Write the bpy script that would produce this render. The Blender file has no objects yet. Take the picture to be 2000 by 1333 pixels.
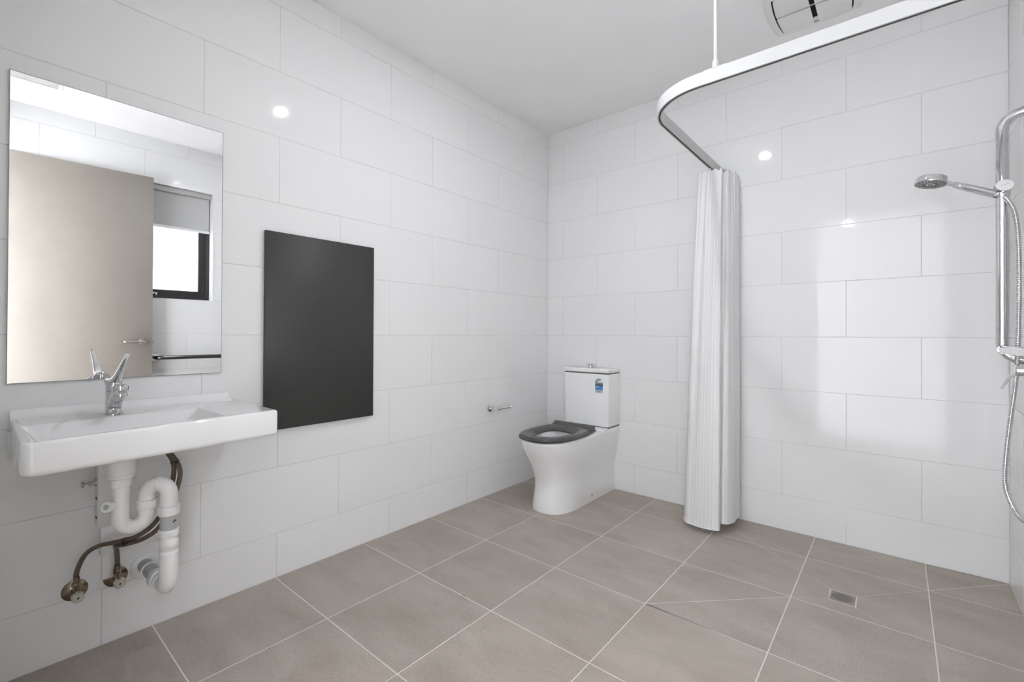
import bpy, bmesh, math, random
from mathutils import Vector, Matrix
random.seed(7)
S = bpy.context.scene
COL = S.collection
PI = math.pi

# ------------------------------------------------------------------ camera
YAW, PITCH, ROLL = 0.69889, 0.00605, 0.00428
cam_d = bpy.data.cameras.new('camera'); cam = bpy.data.objects.new('camera', cam_d); COL.objects.link(cam)
fwd = Vector((-math.sin(YAW)*math.cos(PITCH), math.cos(YAW)*math.cos(PITCH), math.sin(PITCH)))
rgt = Vector((math.cos(YAW), math.sin(YAW), 0)); upv = rgt.cross(fwd)
r2 = math.cos(ROLL)*rgt + math.sin(ROLL)*upv; u2 = -math.sin(ROLL)*rgt + math.cos(ROLL)*upv
mw = Matrix(((r2.x, u2.x, -fwd.x, 2.16825), (r2.y, u2.y, -fwd.y, -3.02373), (r2.z, u2.z, -fwd.z, 1.11182), (0, 0, 0, 1)))
cam.matrix_world = mw
cam_d.sensor_fit = 'HORIZONTAL'; cam_d.sensor_width = 36.0
cam_d.lens = 896.717/2000*36.0
cam_d.shift_y = -18.138/2000
cam_d.clip_start = 0.01; cam_d.clip_end = 100
S.camera = cam

# ------------------------------------------------------------------ world, exposure
W = bpy.data.worlds.new('overcast_sky'); S.world = W; W.use_nodes = True
bg = W.node_tree.nodes['Background']; bg.inputs[0].default_value = (0.93, 0.96, 1.0, 1); bg.inputs[1].default_value = 3.4
S.view_settings.view_transform = 'Standard'; S.view_settings.look = 'None'
S.view_settings.gamma = 1.0; S.view_settings.use_curve_mapping = False
S.view_settings.exposure = 1.34
try:
    S.cycles.max_bounces = 7; S.cycles.diffuse_bounces = 6; S.cycles.glossy_bounces = 4; S.cycles.transmission_bounces = 4; S.cycles.adaptive_threshold = 0.03; S.cycles.caustics_reflective = False; S.cycles.caustics_refractive = False
except Exception: pass
LAMP_STRENGTH = 460.0
HALL_FILL_STRENGTH = 2200.0  # unseen hall lamps added as soft fill for the bathroom
FAR_STRENGTH = 500.0

# ------------------------------------------------------------------ materials
MATS = {}
def nodes_of(name):
    m = bpy.data.materials.new(name); m.use_nodes = True
    nt = m.node_tree; return m, nt, nt.nodes['Principled BSDF']
def mat(name, col, rough=0.4, metal=0.0, spec=0.5, coat=0.0, vary=0.0, noise=None, bump=None, aniso=None, emit=None, sheen=0.0):
    """procedural material: noise=(scale, amount), bump=(scale, strength)"""
    m, nt, b = nodes_of(name)
    N, Lk = nt.nodes, nt.links
    b.inputs['Base Color'].default_value = (*col, 1); b.inputs['Roughness'].default_value = rough
    b.inputs['Metallic'].default_value = metal; b.inputs['Specular IOR Level'].default_value = spec
    b.inputs['Coat Weight'].default_value = coat; b.inputs['Coat Roughness'].default_value = 0.03
    if sheen: b.inputs['Sheen Weight'].default_value = sheen
    tc = N.new('ShaderNodeTexCoord')
    out = None
    if noise:
        nz = N.new('ShaderNodeTexNoise'); nz.inputs['Scale'].default_value = noise[0]; nz.inputs['Detail'].default_value = 6
        Lk.new(tc.outputs['Object'], nz.inputs['Vector'])
        mr = N.new('ShaderNodeMapRange'); mr.inputs['To Min'].default_value = 1-noise[1]; mr.inputs['To Max'].default_value = 1+noise[1]
        mr.inputs['From Min'].default_value = 0.3; mr.inputs['From Max'].default_value = 0.7
        Lk.new(nz.outputs['Fac'], mr.inputs['Value']); out = mr.outputs['Result']
    if vary:
        oi = N.new('ShaderNodeObjectInfo'); mr2 = N.new('ShaderNodeMapRange')
        mr2.inputs['To Min'].default_value = 1-vary; mr2.inputs['To Max'].default_value = 1+vary
        Lk.new(oi.outputs['Random'], mr2.inputs['Value'])
        if out is None: out = mr2.outputs['Result']
        else:
            mu = N.new('ShaderNodeMath'); mu.operation = 'MULTIPLY'; Lk.new(out, mu.inputs[0]); Lk.new(mr2.outputs['Result'], mu.inputs[1]); out = mu.outputs[0]
    if out is not None:
        vm = N.new('ShaderNodeVectorMath'); vm.operation = 'SCALE'; vm.inputs[0].default_value = col
        Lk.new(out, vm.inputs['Scale']); Lk.new(vm.outputs[0], b.inputs['Base Color'])
    if bump:
        nb = N.new('ShaderNodeTexNoise'); nb.inputs['Scale'].default_value = bump[0]; nb.inputs['Detail'].default_value = 3
        Lk.new(tc.outputs['Object'], nb.inputs['Vector'])
        bp = N.new('ShaderNodeBump'); bp.inputs['Strength'].default_value = bump[1]; bp.inputs['Distance'].default_value = 0.002
        Lk.new(nb.outputs['Fac'], bp.inputs['Height']); Lk.new(bp.outputs['Normal'], b.inputs['Normal'])
    if emit:
        b.inputs['Emission Color'].default_value = (*emit[0], 1); b.inputs['Emission Strength'].default_value = emit[1]
    MATS[name] = m
    return m
mat('wall_tile', (0.845, 0.845, 0.845), 0.055, spec=0.27, vary=0.008)
mat('wall_grout', (0.66, 0.66, 0.66), 0.8, noise=(40, 0.04))
mat('floor_grout', (0.80, 0.755, 0.71), 0.85, noise=(60, 0.06))
mat('plaster', (0.93, 0.925, 0.93), 0.7, noise=(3, 0.01))
mat('trim_white', (0.82, 0.82, 0.82), 0.35, noise=(5, 0.01))
mat('ceramic', (0.89, 0.89, 0.89), 0.06, coat=0.4, noise=(4, 0.006))
mat('plastic_white', (0.82, 0.82, 0.81), 0.28, noise=(9, 0.012))
mat('plastic_pipe', (0.83, 0.83, 0.82), 0.32, noise=(9, 0.012))
mat('plastic_grey', (0.45, 0.45, 0.45), 0.35, noise=(9, 0.02))
mat('painted_steel', (0.80, 0.80, 0.795), 0.35, noise=(9, 0.012))
mat('chrome', (0.74, 0.745, 0.75), 0.05, metal=1.0, noise=(6, 0.01))
mat('brushed_steel', (0.62, 0.62, 0.62), 0.22, metal=1.0, noise=(30, 0.04))
mat('rail_dark_reflection', (0.13, 0.13, 0.13), 0.2, metal=1.0, noise=(30, 0.04))  # the grab rail's dark reflections are put into its base colour
mat('drain_metal', (0.36, 0.345, 0.32), 0.35, metal=1.0, noise=(60, 0.06))
mat('glass_rim', (0.34, 0.35, 0.35), 0.15, noise=(10, 0.03))
mat('track_white', (0.57, 0.57, 0.57), 0.4, noise=(5, 0.01))
mat('nickel_satin', (0.60, 0.57, 0.53), 0.28, metal=1.0, noise=(30, 0.04))
mat('brown_metal', (0.30, 0.235, 0.17), 0.2, metal=1.0, noise=(18, 0.12))  # metal with a plain brown base colour
mat('brass_knob', (0.62, 0.62, 0.58), 0.22, metal=1.0, noise=(22, 0.08))
mat('black_rubber_and_shade', (0.012, 0.012, 0.012), 0.5, noise=(20, 0.1))
mat('void_shade', (0.006, 0.006, 0.006), 0.7, noise=(20, 0.1))
mat('charcoal_board', (0.050, 0.0495, 0.0485), 0.48, spec=0.35, noise=(160, 0.10), bump=(400, 0.12))
mat('charcoal_edge', (0.040, 0.039, 0.038), 0.45, noise=(100, 0.08))
mat('seat_plastic', (0.075, 0.075, 0.077), 0.22, noise=(30, 0.03))
mat('black_aluminium', (0.028, 0.028, 0.029), 0.3, noise=(30, 0.05))
mat('blind_cloth', (0.52, 0.52, 0.52), 0.8, noise=(300, 0.06))
mat('door_veneer', (0.285, 0.257, 0.228), 0.5, noise=(7, 0.035), bump=(60, 0.03))
mat('ink', (0.05, 0.05, 0.055), 0.5, noise=(20, 0.02))
mat('paper_white', (0.82, 0.82, 0.82), 0.5, noise=(20, 0.01))
mat('label_blue', (0.012, 0.13, 0.34), 0.4, noise=(20, 0.02))
mat('label_blue_bright', (0.015, 0.19, 0.52), 0.4, noise=(20, 0.02))
mat('label_black', (0.03, 0.028, 0.025), 0.4, noise=(20, 0.02))
mat('label_pale', (0.47, 0.58, 0.66), 0.5, noise=(20, 0.02))
mat('spray_grey', (0.10, 0.10, 0.10), 0.4, noise=(20, 0.05))
mat('water', (0.75, 0.78, 0.78), 0.02, noise=(4, 0.01))
mat('lamp_lens', (0.9, 0.9, 0.9), 0.4, noise=(4, 0.01), emit=((0.955, 0.975, 1.0), LAMP_STRENGTH))
mat('far_lamp_lens', (0.9, 0.9, 0.9), 0.4, noise=(4, 0.01), emit=((0.945, 0.973, 1.0), FAR_STRENGTH))
mat('hall_fill_lens', (0.9, 0.9, 0.9), 0.4, noise=(4, 0.01), emit=((0.945, 0.973, 1.0), HALL_FILL_STRENGTH))

def mat_floor_tile():
    m, nt, b = nodes_of('floor_tile'); N, Lk = nt.nodes, nt.links
    tc = N.new('ShaderNodeTexCoord'); oi = N.new('ShaderNodeObjectInfo'); sx = N.new('ShaderNodeSeparateXYZ'); Lk.new(oi.outputs['Color'], sx.inputs[0])
    ad = N.new('ShaderNodeVectorMath'); ad.operation = 'SCALE'; ad.inputs['Scale'].default_value = 31.0
    cv = N.new('ShaderNodeCombineXYZ')
    for k in range(3): Lk.new(sx.outputs['X'], cv.inputs[k])
    Lk.new(cv.outputs[0], ad.inputs[0])
    sm = N.new('ShaderNodeVectorMath'); sm.operation = 'ADD'; Lk.new(tc.outputs['Object'], sm.inputs[0]); Lk.new(ad.outputs[0], sm.inputs[1])
    mp = N.new('ShaderNodeMapping'); mp.inputs['Scale'].default_value = (1.0, 2.2, 1.0); mp.inputs['Rotation'].default_value = (0, 0, 0.5)
    Lk.new(sm.outputs[0], mp.inputs['Vector'])
    n1 = N.new('ShaderNodeTexNoise'); n1.inputs['Scale'].default_value = 3.2; n1.inputs['Detail'].default_value = 7; n1.inputs['Distortion'].default_value = 0.5
    n2 = N.new('ShaderNodeTexNoise'); n2.inputs['Scale'].default_value = 260; n2.inputs['Detail'].default_value = 3
    n3 = N.new('ShaderNodeTexNoise'); n3.inputs['Scale'].default_value = 38; n3.inputs['Detail'].default_value = 2
    Lk.new(mp.outputs[0], n1.inputs['Vector']); Lk.new(sm.outputs[0], n2.inputs['Vector']); Lk.new(sm.outputs[0], n3.inputs['Vector'])
    cr = N.new('ShaderNodeValToRGB')
    cr.color_ramp.elements[0].position = 0.30; cr.color_ramp.elements[0].color = (0.375, 0.330, 0.285, 1)
    cr.color_ramp.elements[1].position = 0.72; cr.color_ramp.elements[1].color = (0.470, 0.422, 0.374, 1)
    Lk.new(n1.outputs['Fac'], cr.inputs['Fac'])
    mr = N.new('ShaderNodeMapRange'); mr.inputs['From Min'].default_value = 0.3; mr.inputs['From Max'].default_value = 0.7
    mr.inputs['To Min'].default_value = 0.86; mr.inputs['To Max'].default_value = 1.14; Lk.new(n2.outputs['Fac'], mr.inputs['Value'])
    # rare dark specks
    sp = N.new('ShaderNodeMapRange'); sp.inputs['From Min'].default_value = 0.20; sp.inputs['From Max'].default_value = 0.26
    sp.inputs['To Min'].default_value = 0.55; sp.inputs['To Max'].default_value = 1.0; Lk.new(n3.outputs['Fac'], sp.inputs['Value'])
    vr = N.new('ShaderNodeMapRange'); vr.inputs['To Min'].default_value = 0.965; vr.inputs['To Max'].default_value = 1.035; Lk.new(sx.outputs['X'], vr.inputs['Value'])
    m1 = N.new('ShaderNodeMath'); m1.operation = 'MULTIPLY'; Lk.new(mr.outputs[0], m1.inputs[0]); Lk.new(sp.outputs[0], m1.inputs[1])
    m2 = N.new('ShaderNodeMath'); m2.operation = 'MULTIPLY'; Lk.new(m1.outputs[0], m2.inputs[0]); Lk.new(vr.outputs[0], m2.inputs[1])
    sc = N.new('ShaderNodeVectorMath'); sc.operation = 'SCALE'; Lk.new(cr.outputs['Color'], sc.inputs[0]); Lk.new(m2.outputs[0], sc.inputs['Scale'])
    Lk.new(sc.outputs[0], b.inputs['Base Color'])
    b.inputs['Roughness'].default_value = 0.52; b.inputs['Specular IOR Level'].default_value = 0.4
    bp = N.new('ShaderNodeBump'); bp.inputs['Strength'].default_value = 0.15; bp.inputs['Distance'].default_value = 0.001
    Lk.new(n2.outputs['Fac'], bp.inputs['Height']); Lk.new(bp.outputs['Normal'], b.inputs['Normal'])
    MATS['floor_tile'] = m
mat_floor_tile()

def mat_mirror():
    m, nt, b = nodes_of('mirror_silver')
    b.inputs['Base Color'].default_value = (0.93, 0.935, 0.935, 1); b.inputs['Metallic'].default_value = 1; b.inputs['Roughness'].default_value = 0.0
    MATS['mirror_silver'] = m
mat_mirror()

def mat_frosted():
    m = bpy.data.materials.new('frosted_glass'); m.use_nodes = True; nt = m.node_tree; N, Lk = nt.nodes, nt.links
    b = N['Principled BSDF']; b.inputs['Base Color'].default_value = (0.8, 0.82, 0.82, 1); b.inputs['Roughness'].default_value = 0.15
    tr = N.new('ShaderNodeBsdfTranslucent'); tr.inputs['Color'].default_value = (0.85, 0.86, 0.86, 1)
    mx = N.new('ShaderNodeMixShader'); mx.inputs[0].default_value = 0.8
    Lk.new(b.outputs[0], mx.inputs[1]); Lk.new(tr.outputs[0], mx.inputs[2]); Lk.new(mx.outputs[0], N['Material Output'].inputs['Surface'])
    MATS['frosted_glass'] = m
mat_frosted()

def mat_curtain():
    m = bpy.data.materials.new('curtain_cloth'); m.use_nodes = True; nt = m.node_tree; N, Lk = nt.nodes, nt.links
    b = N['Principled BSDF']
    uv = N.new('ShaderNodeUVMap'); uv.uv_map = 'UVMap'
    sep = N.new('ShaderNodeSeparateXYZ'); Lk.new(uv.outputs[0], sep.inputs[0])
    # woven satin stripes, 11 mm wide
    mu = N.new('ShaderNodeMath'); mu.operation = 'MULTIPLY'; mu.inputs[1].default_value = 2*PI/0.020; Lk.new(sep.outputs['X'], mu.inputs[0])
    sn = N.new('ShaderNodeMath'); sn.operation = 'SINE'; Lk.new(mu.outputs[0], sn.inputs[0])
    st = N.new('ShaderNodeMapRange'); st.inputs['From Min'].default_value = -0.25; st.inputs['From Max'].default_value = 0.25; Lk.new(sn.outputs[0], st.inputs['Value'])
    mxc = N.new('ShaderNodeMix'); mxc.data_type = 'RGBA'
    mxc.inputs['A'].default_value = (0.895, 0.895, 0.895, 1); mxc.inputs['B'].default_value = (0.98, 0.98, 0.98, 1)
    Lk.new(st.outputs[0], mxc.inputs['Factor']); Lk.new(mxc.outputs['Result'], b.inputs['Base Color'])
    ro = N.new('ShaderNodeMapRange'); ro.inputs['To Min'].default_value = 0.38; ro.inputs['To Max'].default_value = 0.6; Lk.new(st.outputs[0], ro.inputs['Value'])
    Lk.new(ro.outputs[0], b.inputs['Roughness'])
    b.inputs['Sheen Weight'].default_value = 0.3
    wv = N.new('ShaderNodeTexNoise'); wv.inputs['Scale'].default_value = 900
    Lk.new(uv.outputs[0], wv.inputs['Vector'])
    bp = N.new('ShaderNodeBump'); bp.inputs['Strength'].default_value = 0.1; bp.inputs['Distance'].default_value = 0.0005
    Lk.new(wv.outputs['Fac'], bp.inputs['Height']); Lk.new(bp.outputs['Normal'], b.inputs['Normal'])
    tr = N.new('ShaderNodeBsdfTranslucent'); tr.inputs['Color'].default_value = (0.93, 0.93, 0.93, 1)
    mx = N.new('ShaderNodeMixShader'); mx.inputs[0].default_value = 0.22
    Lk.new(b.outputs[0], mx.inputs[1]); Lk.new(tr.outputs[0], mx.inputs[2]); Lk.new(mx.outputs[0], N['Material Output'].inputs['Surface'])
    MATS['curtain_cloth'] = m
mat_curtain()

def mat_hose(name, c1, c2):
    """plastic tube over a braided sleeve"""
    m, nt, b = nodes_of(name); N, Lk = nt.nodes, nt.links
    tc = N.new('ShaderNodeTexCoord'); wv = N.new('ShaderNodeTexNoise'); wv.inputs['Scale'].default_value = 120
    Lk.new(tc.outputs['Object'], wv.inputs['Vector'])
    mx = N.new('ShaderNodeMix'); mx.data_type = 'RGBA'; mx.inputs['A'].default_value = (*c1, 1); mx.inputs['B'].default_value = (*c2, 1)
    Lk.new(wv.outputs['Fac'], mx.inputs['Factor']); Lk.new(mx.outputs['Result'], b.inputs['Base Color'])
    b.inputs['Roughness'].default_value = 0.25
    MATS[name] = m
mat_hose('hose_brown', (0.085, 0.062, 0.042), (0.17, 0.13, 0.095))

# ------------------------------------------------------------------ mesh helpers
class MB:
    def __init__(s): s.v = []; s.f = []; s.uv = None
    def add(s, vs, fs):
        o = len(s.v); s.v += [tuple(v) for v in vs]; s.f += [tuple(i+o for i in f) for f in fs]; return s
    def box(s, x0, x1, y0, y1, z0, z1):
        return s.add([(x0,y0,z0),(x1,y0,z0),(x1,y1,z0),(x0,y1,z0),(x0,y0,z1),(x1,y0,z1),(x1,y1,z1),(x0,y1,z1)],
                     [(0,3,2,1),(4,5,6,7),(0,1,5,4),(1,2,6,5),(2,3,7,6),(3,0,4,7)])
    def loft(s, rings, cap0=True, cap1=True, closed=True):
        n = len(rings[0]); vs = [p for r in rings for p in r]; fs = []
        for a in range(len(rings)-1):
            for i in range(n if closed else n-1):
                j = (i+1) % n; fs.append((a*n+i, a*n+j, (a+1)*n+j, (a+1)*n+i))
        if cap0: fs.append(tuple(range(n-1, -1, -1)))
        if cap1: fs.append(tuple((len(rings)-1)*n+i for i in range(n)))
        return s.add(vs, fs)
    def frame(s, d):
        d = Vector(d).normalized(); a = Vector((0,0,1)) if abs(d.z) < 0.9 else Vector((1,0,0))
        u = d.cross(a).normalized(); return u, d.cross(u).normalized()
    def cyl(s, p0, p1, r0, r1=None, n=24, cap=True):
        r1 = r0 if r1 is None else r1; p0, p1 = Vector(p0), Vector(p1); u, w = s.frame(p1-p0)
        R = lambda p, r: [p + u*(r*math.cos(2*PI*i/n)) + w*(r*math.sin(2*PI*i/n)) for i in range(n)]
        return s.loft([R(p0, r0), R(p1, r1)], cap, cap)
    def lathe(s, prof, o=(0,0,0), axis=(0,0,1), n=32, cap=True):
        o = Vector(o); ax = Vector(axis).normalized(); u, w = s.frame(ax)
        return s.loft([[o + ax*h + u*(r*math.cos(2*PI*i/n)) + w*(r*math.sin(2*PI*i/n)) for i in range(n)] for r, h in prof], cap, cap)
    def tube(s, path, r, n=16, cap=True):
        P = [Vector(p) for p in path]; m = len(P); T = []
        for i in range(m):
            T.append((P[min(i+1, m-1)] - P[max(i-1, 0)]).normalized())
        u, _ = s.frame(T[0]); rings = []
        for i in range(m):
            u = (u - T[i]*u.dot(T[i])).normalized(); w = T[i].cross(u)
            ri = r[i] if isinstance(r, (list, tuple)) else r
            rings.append([P[i] + u*(ri*math.cos(2*PI*k/n)) + w*(ri*math.sin(2*PI*k/n)) for k in range(n)])
        return s.loft(rings, cap, cap)
    def prism(s, poly, z0, z1):
        return s.loft([[(x, y, z0) for x, y in poly], [(x, y, z1) for x, y in poly]])
    def mesh(s, name, smooth=True, angle=35, bevel=None):
        me = bpy.data.meshes.new(name); me.from_pydata(s.v, [], s.f)
        bm = bmesh.new(); bm.from_mesh(me); bmesh.ops.recalc_face_normals(bm, faces=bm.faces)
        if bevel:
            ed = [e for e in bm.edges if len(e.link_faces) == 2 and e.calc_face_angle(0) > math.radians(30)]
            bmesh.ops.bevel(bm, geom=ed, offset=bevel[0], segments=bevel[1], profile=0.5, affect='EDGES', clamp_overlap=True)
        bm.to_mesh(me); bm.free()
        if smooth:
            me.polygons.foreach_set('use_smooth', [True]*len(me.polygons)); me.set_sharp_from_angle(angle=math.radians(angle))
        me.update(); return me
    def build(s, name, m, parent=None, label=None, **k):
        return link(name, s.mesh(name, **k), m, parent, label)

def link(name, me, m, parent=None, label=None):
    o = bpy.data.objects.new(name, me); COL.objects.link(o)
    if m: 
        if not me.materials: me.materials.append(MATS[m])
    if parent is not None: attach(o, parent)
    if label: o['label'] = label
    return o
def wloc(o):
    return (wloc(o.parent) if o.parent else Vector((0, 0, 0))) + (o.location if not o.parent else Vector((0, 0, 0)))
def attach(o, parent):
    o.parent = parent
    root = parent
    while root.parent: root = root.parent
    if parent is root: o.matrix_parent_inverse = Matrix.Translation(-root.location)
def thing(name, label, cat, loc, group=None):
    o = bpy.data.objects.new(name, None); COL.objects.link(o); o.location = loc; o.empty_display_size = 0.05
    o['label'] = label; o['category'] = cat
    if group: o['group'] = group
    return o
def tag(o, label, cat=None, kind=None):
    o['label'] = label
    if cat: o['category'] = cat
    if kind: o['kind'] = kind
    return o
def struct(o, label): return tag(o, label, None, 'structure')

def smooth_path(pts, per=8):
    P = [Vector(p) for p in pts]; out = []
    for i in range(len(P)-1):
        a = P[max(i-1, 0)]; b = P[i]; c = P[i+1]; d = P[min(i+2, len(P)-1)]
        for k in range(per):
            t = k/per
            out.append(0.5*((2*b) + (c-a)*t + (2*a-5*b+4*c-d)*t*t + (3*b-a-3*c+d)*t**3))
    out.append(P[-1]); return out
def fillet(pts, r, seg=8):
    """polyline with rounded corners"""
    P = [Vector(p) for p in pts]; out = [P[0]]
    for i in range(1, len(P)-1):
        ri = r[i-1] if isinstance(r, (list, tuple)) else r
        a = (P[i-1]-P[i]).normalized(); b = (P[i+1]-P[i]).normalized()
        half = math.acos(max(-1, min(1, a.dot(b))))/2; d = ri/math.tan(half)
        c = P[i] + (a+b).normalized()*(ri/math.sin(half)); s = P[i]+a*d; e = P[i]+b*d
        v0 = s-c; v1 = e-c; ang = v0.angle(v1)
        for k in range(seg+1):
            t = k/seg
            out.append(c + (v0*math.sin((1-t)*ang) + v1*math.sin(t*ang))/math.sin(ang))
    out.append(P[-1]); return out
def rquad(corners, r, k=5):
    """rounded polygon (2D), k points per corner"""
    n = len(corners); out = []
    rr = r if isinstance(r, (list, tuple)) else [r]*n
    for i in range(n):
        p = Vector((*corners[i], 0)); a = (Vector((*corners[i-1], 0))-p).normalized(); b = (Vector((*corners[(i+1) % n], 0))-p).normalized()
        half = math.acos(a.dot(b))/2; d = rr[i]/math.tan(half); c = p + (a+b).normalized()*(rr[i]/math.sin(half))
        v0 = p+a*d-c; v1 = p+b*d-c; ang = v0.angle(v1)
        for q in range(k):
            t = q/(k-1); w = c + (v0*math.sin((1-t)*ang)+v1*math.sin(t*ang))/math.sin(ang); out.append((w.x, w.y))
    return out
def rbox_mesh(name, x0, x1, y0, y1, z0, z1, r, seg=3):
    return MB().box(x0, x1, y0, y1, z0, z1).mesh(name, bevel=(r, seg), angle=60)
def text_mesh(name, body, size, M, depth=0.0002, bold=0.0):
    c = bpy.data.curves.new(name, 'FONT'); c.body = body; c.size = size; c.extrude = depth; c.align_x = 'CENTER'; c.align_y = 'CENTER'; c.offset = bold
    c.resolution_u = 2
    o = bpy.data.objects.new(name, c); COL.objects.link(o)
    dg = bpy.context.evaluated_depsgraph_get(); me = bpy.data.meshes.new_from_object(o.evaluated_get(dg))
    bpy.data.objects.remove(o); bpy.data.curves.remove(c)
    me.transform(M); me.materials.clear(); me.name = name; return me

# ------------------------------------------------------------------ room shell
XR, YF, ZC = 2.5526, -3.08, 2.7257          # right wall, entry wall, ceiling
B0, CH, TW = 0.199, 0.302, 0.602             # first wall joint, course height, tile module
WIN = (-2.80, -1.592, 1.395, 2.388)          # window opening y0,y1,z0,z1
DOOR = (1.46, 2.535, 2.395)                  # doorway x0,x1,top
GD = 0.0012                                  # tiles stand this proud of the grout

def slab(name, boxes, m, label):
    b = MB()
    for q in boxes: b.box(*q)
    return struct(b.build(name, m, smooth=False), label)
wall_left = slab('wall_left', [(-0.10, -GD, YF-0.1, 0.1, -0.05, ZC+0.05)], 'wall_grout', 'white tiled wall carrying the mirror and the basin')
wall_back = slab('wall_back', [(-0.10, XR+0.14, GD, 0.10, -0.05, ZC+0.05)], 'wall_grout', 'white tiled wall behind the toilet and the shower curtain')
xr = XR+GD
wall_right = slab('wall_right', [(xr, xr+0.14, WIN[1], 0.1, -0.05, ZC+0.05), (xr, xr+0.14, YF-0.1, WIN[0], -0.05, ZC+0.05),
                                 (xr, xr+0.14, WIN[0], WIN[1], -0.05, WIN[2]), (xr, xr+0.14, WIN[0], WIN[1], WIN[3], ZC+0.05)],
                  'wall_grout', 'white tiled wall with the shower fittings and the window')
wall_front = slab('wall_front', [(-0.1, DOOR[0], YF-0.1, YF-GD, -0.05, ZC+0.05), (DOOR[1], XR+0.14, YF-0.1, YF-GD, -0.05, ZC+0.05),
                                 (DOOR[0], DOOR[1], YF-0.1, YF-GD, DOOR[2], ZC+0.05)], 'wall_grout', 'white tiled wall with the doorway behind the viewer')
ceiling = slab('ceiling', [(-0.1, XR+0.14, YF-0.1, 0.1, ZC, ZC+0.06)], 'plaster', 'flat white painted ceiling')
floor = slab('floor', [(-0.1, XR+0.14, YF-0.1, 0.1, -0.06, -0.0005)], 'floor_grout', 'taupe tiled wet-room floor with pale grout')
# no hollow under the drain: a black disc paints its shade

_tile_cache = {}
def tile_mesh(w, h, kind='wall'):
    key = (round(w, 4), round(h, 4), kind)
    if key in _tile_cache: return _tile_cache[key]
    rings = []
    R = 0.0014
    for k in range(4):
        a = k/3*PI/2; ins = R*(1-math.cos(a)) if False else R*(1-math.sin(PI/2-a)); dz = R*math.cos(PI/2-a) - R
        x0, x1, y0, y1 = ins, w-ins, ins, h-ins
        rings.append([(x0, y0, dz), (x1, y0, dz), (x1, y1, dz), (x0, y1, dz)])
    i2 = R+0.0004; rings.append([(i2, i2, 0), (w-i2, i2, 0), (w-i2, h-i2, 0), (i2, h-i2, 0)])
    b = MB().loft(rings, cap0=False); me = b.mesh('tile', smooth=True, angle=50)
    me.materials.append(MATS['wall_tile']); _tile_cache[key] = me; return me

def tile_wall(parent, joint_even, joint_odd, length, place, cutter=None):
    """place(u, v) -> matrix; u runs along the wall from the corner, v is height"""
    zs = [0.001] + [B0+CH*k for k in range(9)] + [ZC]
    g = 0.0011
    for r in range(len(zs)-1):
        j0 = joint_even if r % 2 == 0 else joint_odd
        us = [0.0]; u = j0
        while u < 0.02: u += TW
        while u < length-0.01: us.append(u); u += TW
        us.append(length)
        for a, b in zip(us[:-1], us[1:]):
            rects = [(a+g, b-g, zs[r]+(g if r else 0), zs[r+1]-g)]
            if cutter: rects = cutter(rects[0])
            for (u0, u1, v0, v1) in rects:
                if u1-u0 < 0.004 or v1-v0 < 0.004: continue
                o = bpy.data.objects.new('tile', tile_mesh(u1-u0, v1-v0)); COL.objects.link(o)
                o.parent = parent; o.matrix_local = place(u0, u1, v0)
# frames: local x along wall, local y up, local z out of the wall
def mtx(o, ex, ez):
    ey = Vector((0, 0, 1))
    return Matrix(((ex[0], ey[0], ez[0], o[0]), (ex[1], ey[1], ez[1], o[1]), (ex[2], ey[2], ez[2], o[2]), (0, 0, 0, 1)))
def cut_rect(win):
    w0, w1, z0, z1 = win
    def f(r):
        a, b, c, d = r
        if b <= w0 or a >= w1 or d <= z0 or c >= z1: return [r]
        out = []
        if a < w0: out.append((a, w0, c, d))
        if b > w1: out.append((w1, b, c, d))
        a2, b2 = max(a, w0), min(b, w1)
        if c < z0: out.append((a2, b2, c, z0))
        if d > z1: out.append((a2, b2, z1, d))
        return out
    return f
tile_wall(wall_left, 0.298, 0.599, -YF, lambda u0, u1, v: mtx((0, -u1, v), (0, 1, 0), (1, 0, 0)))
tile_wall(wall_back, 0.151, 0.452, XR, lambda u0, u1, v: mtx((u0, 0, v), (1, 0, 0), (0, -1, 0)))
tile_wall(wall_right, 0.286, 0.587, -YF, lambda u0, u1, v: mtx((XR, -u0, v), (0, -1, 0), (-1, 0, 0)), cut_rect((-WIN[1], -WIN[0], WIN[2], WIN[3])))
tile_wall(wall_front, 0.25, 0.55, XR, lambda u0, u1, v: mtx((u1, YF, v), (-1, 0, 0), (0, 1, 0)), cut_rect((DOOR[0], DOOR[1], -1, DOOR[2])))

# floor tiles
def inset(poly, ds):
    """inset a simple polygon, one distance per edge (edge i: point i -> i+1)"""
    n = len(poly); area = sum(poly[i][0]*poly[(i+1) % n][1]-poly[(i+1) % n][0]*poly[i][1] for i in range(n))
    if area < 0: poly = poly[::-1]; ds = ds[::-1]; ds = ds[1:]+ds[:1]
    ln = []
    for i in range(n):
        p, q = Vector((*poly[i], 0)), Vector((*poly[(i+1) % n], 0)); d = (q-p).normalized(); nr = Vector((-d.y, d.x, 0))
        ln.append((p+nr*ds[i], d))
    out = []
    for i in range(n):
        (p, d), (q, e) = ln[i-1], ln[i]
        cr = d.x*e.y-d.y*e.x
        if abs(cr) < 1e-6: out.append((q.x, q.y)); continue
        t = ((q.x-p.x)*e.y-(q.y-p.y)*e.x)/cr; w = p+d*t; out.append((w.x, w.y))
    return out
FX = [0.0, 0.463, 0.915, 1.367, 1.818, 2.270, XR]
FY = [0.0, -0.308, -0.757, -1.207, -1.657, -2.108, -2.559, -3.01, YF-0.1]
GH, GT = 0.0019, 0.0008
DR = dict(TL=(1.941, -0.573), TR=(2.034, -0.573), BL=(1.944, -0.669), BR=(2.036, -0.671))
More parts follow.
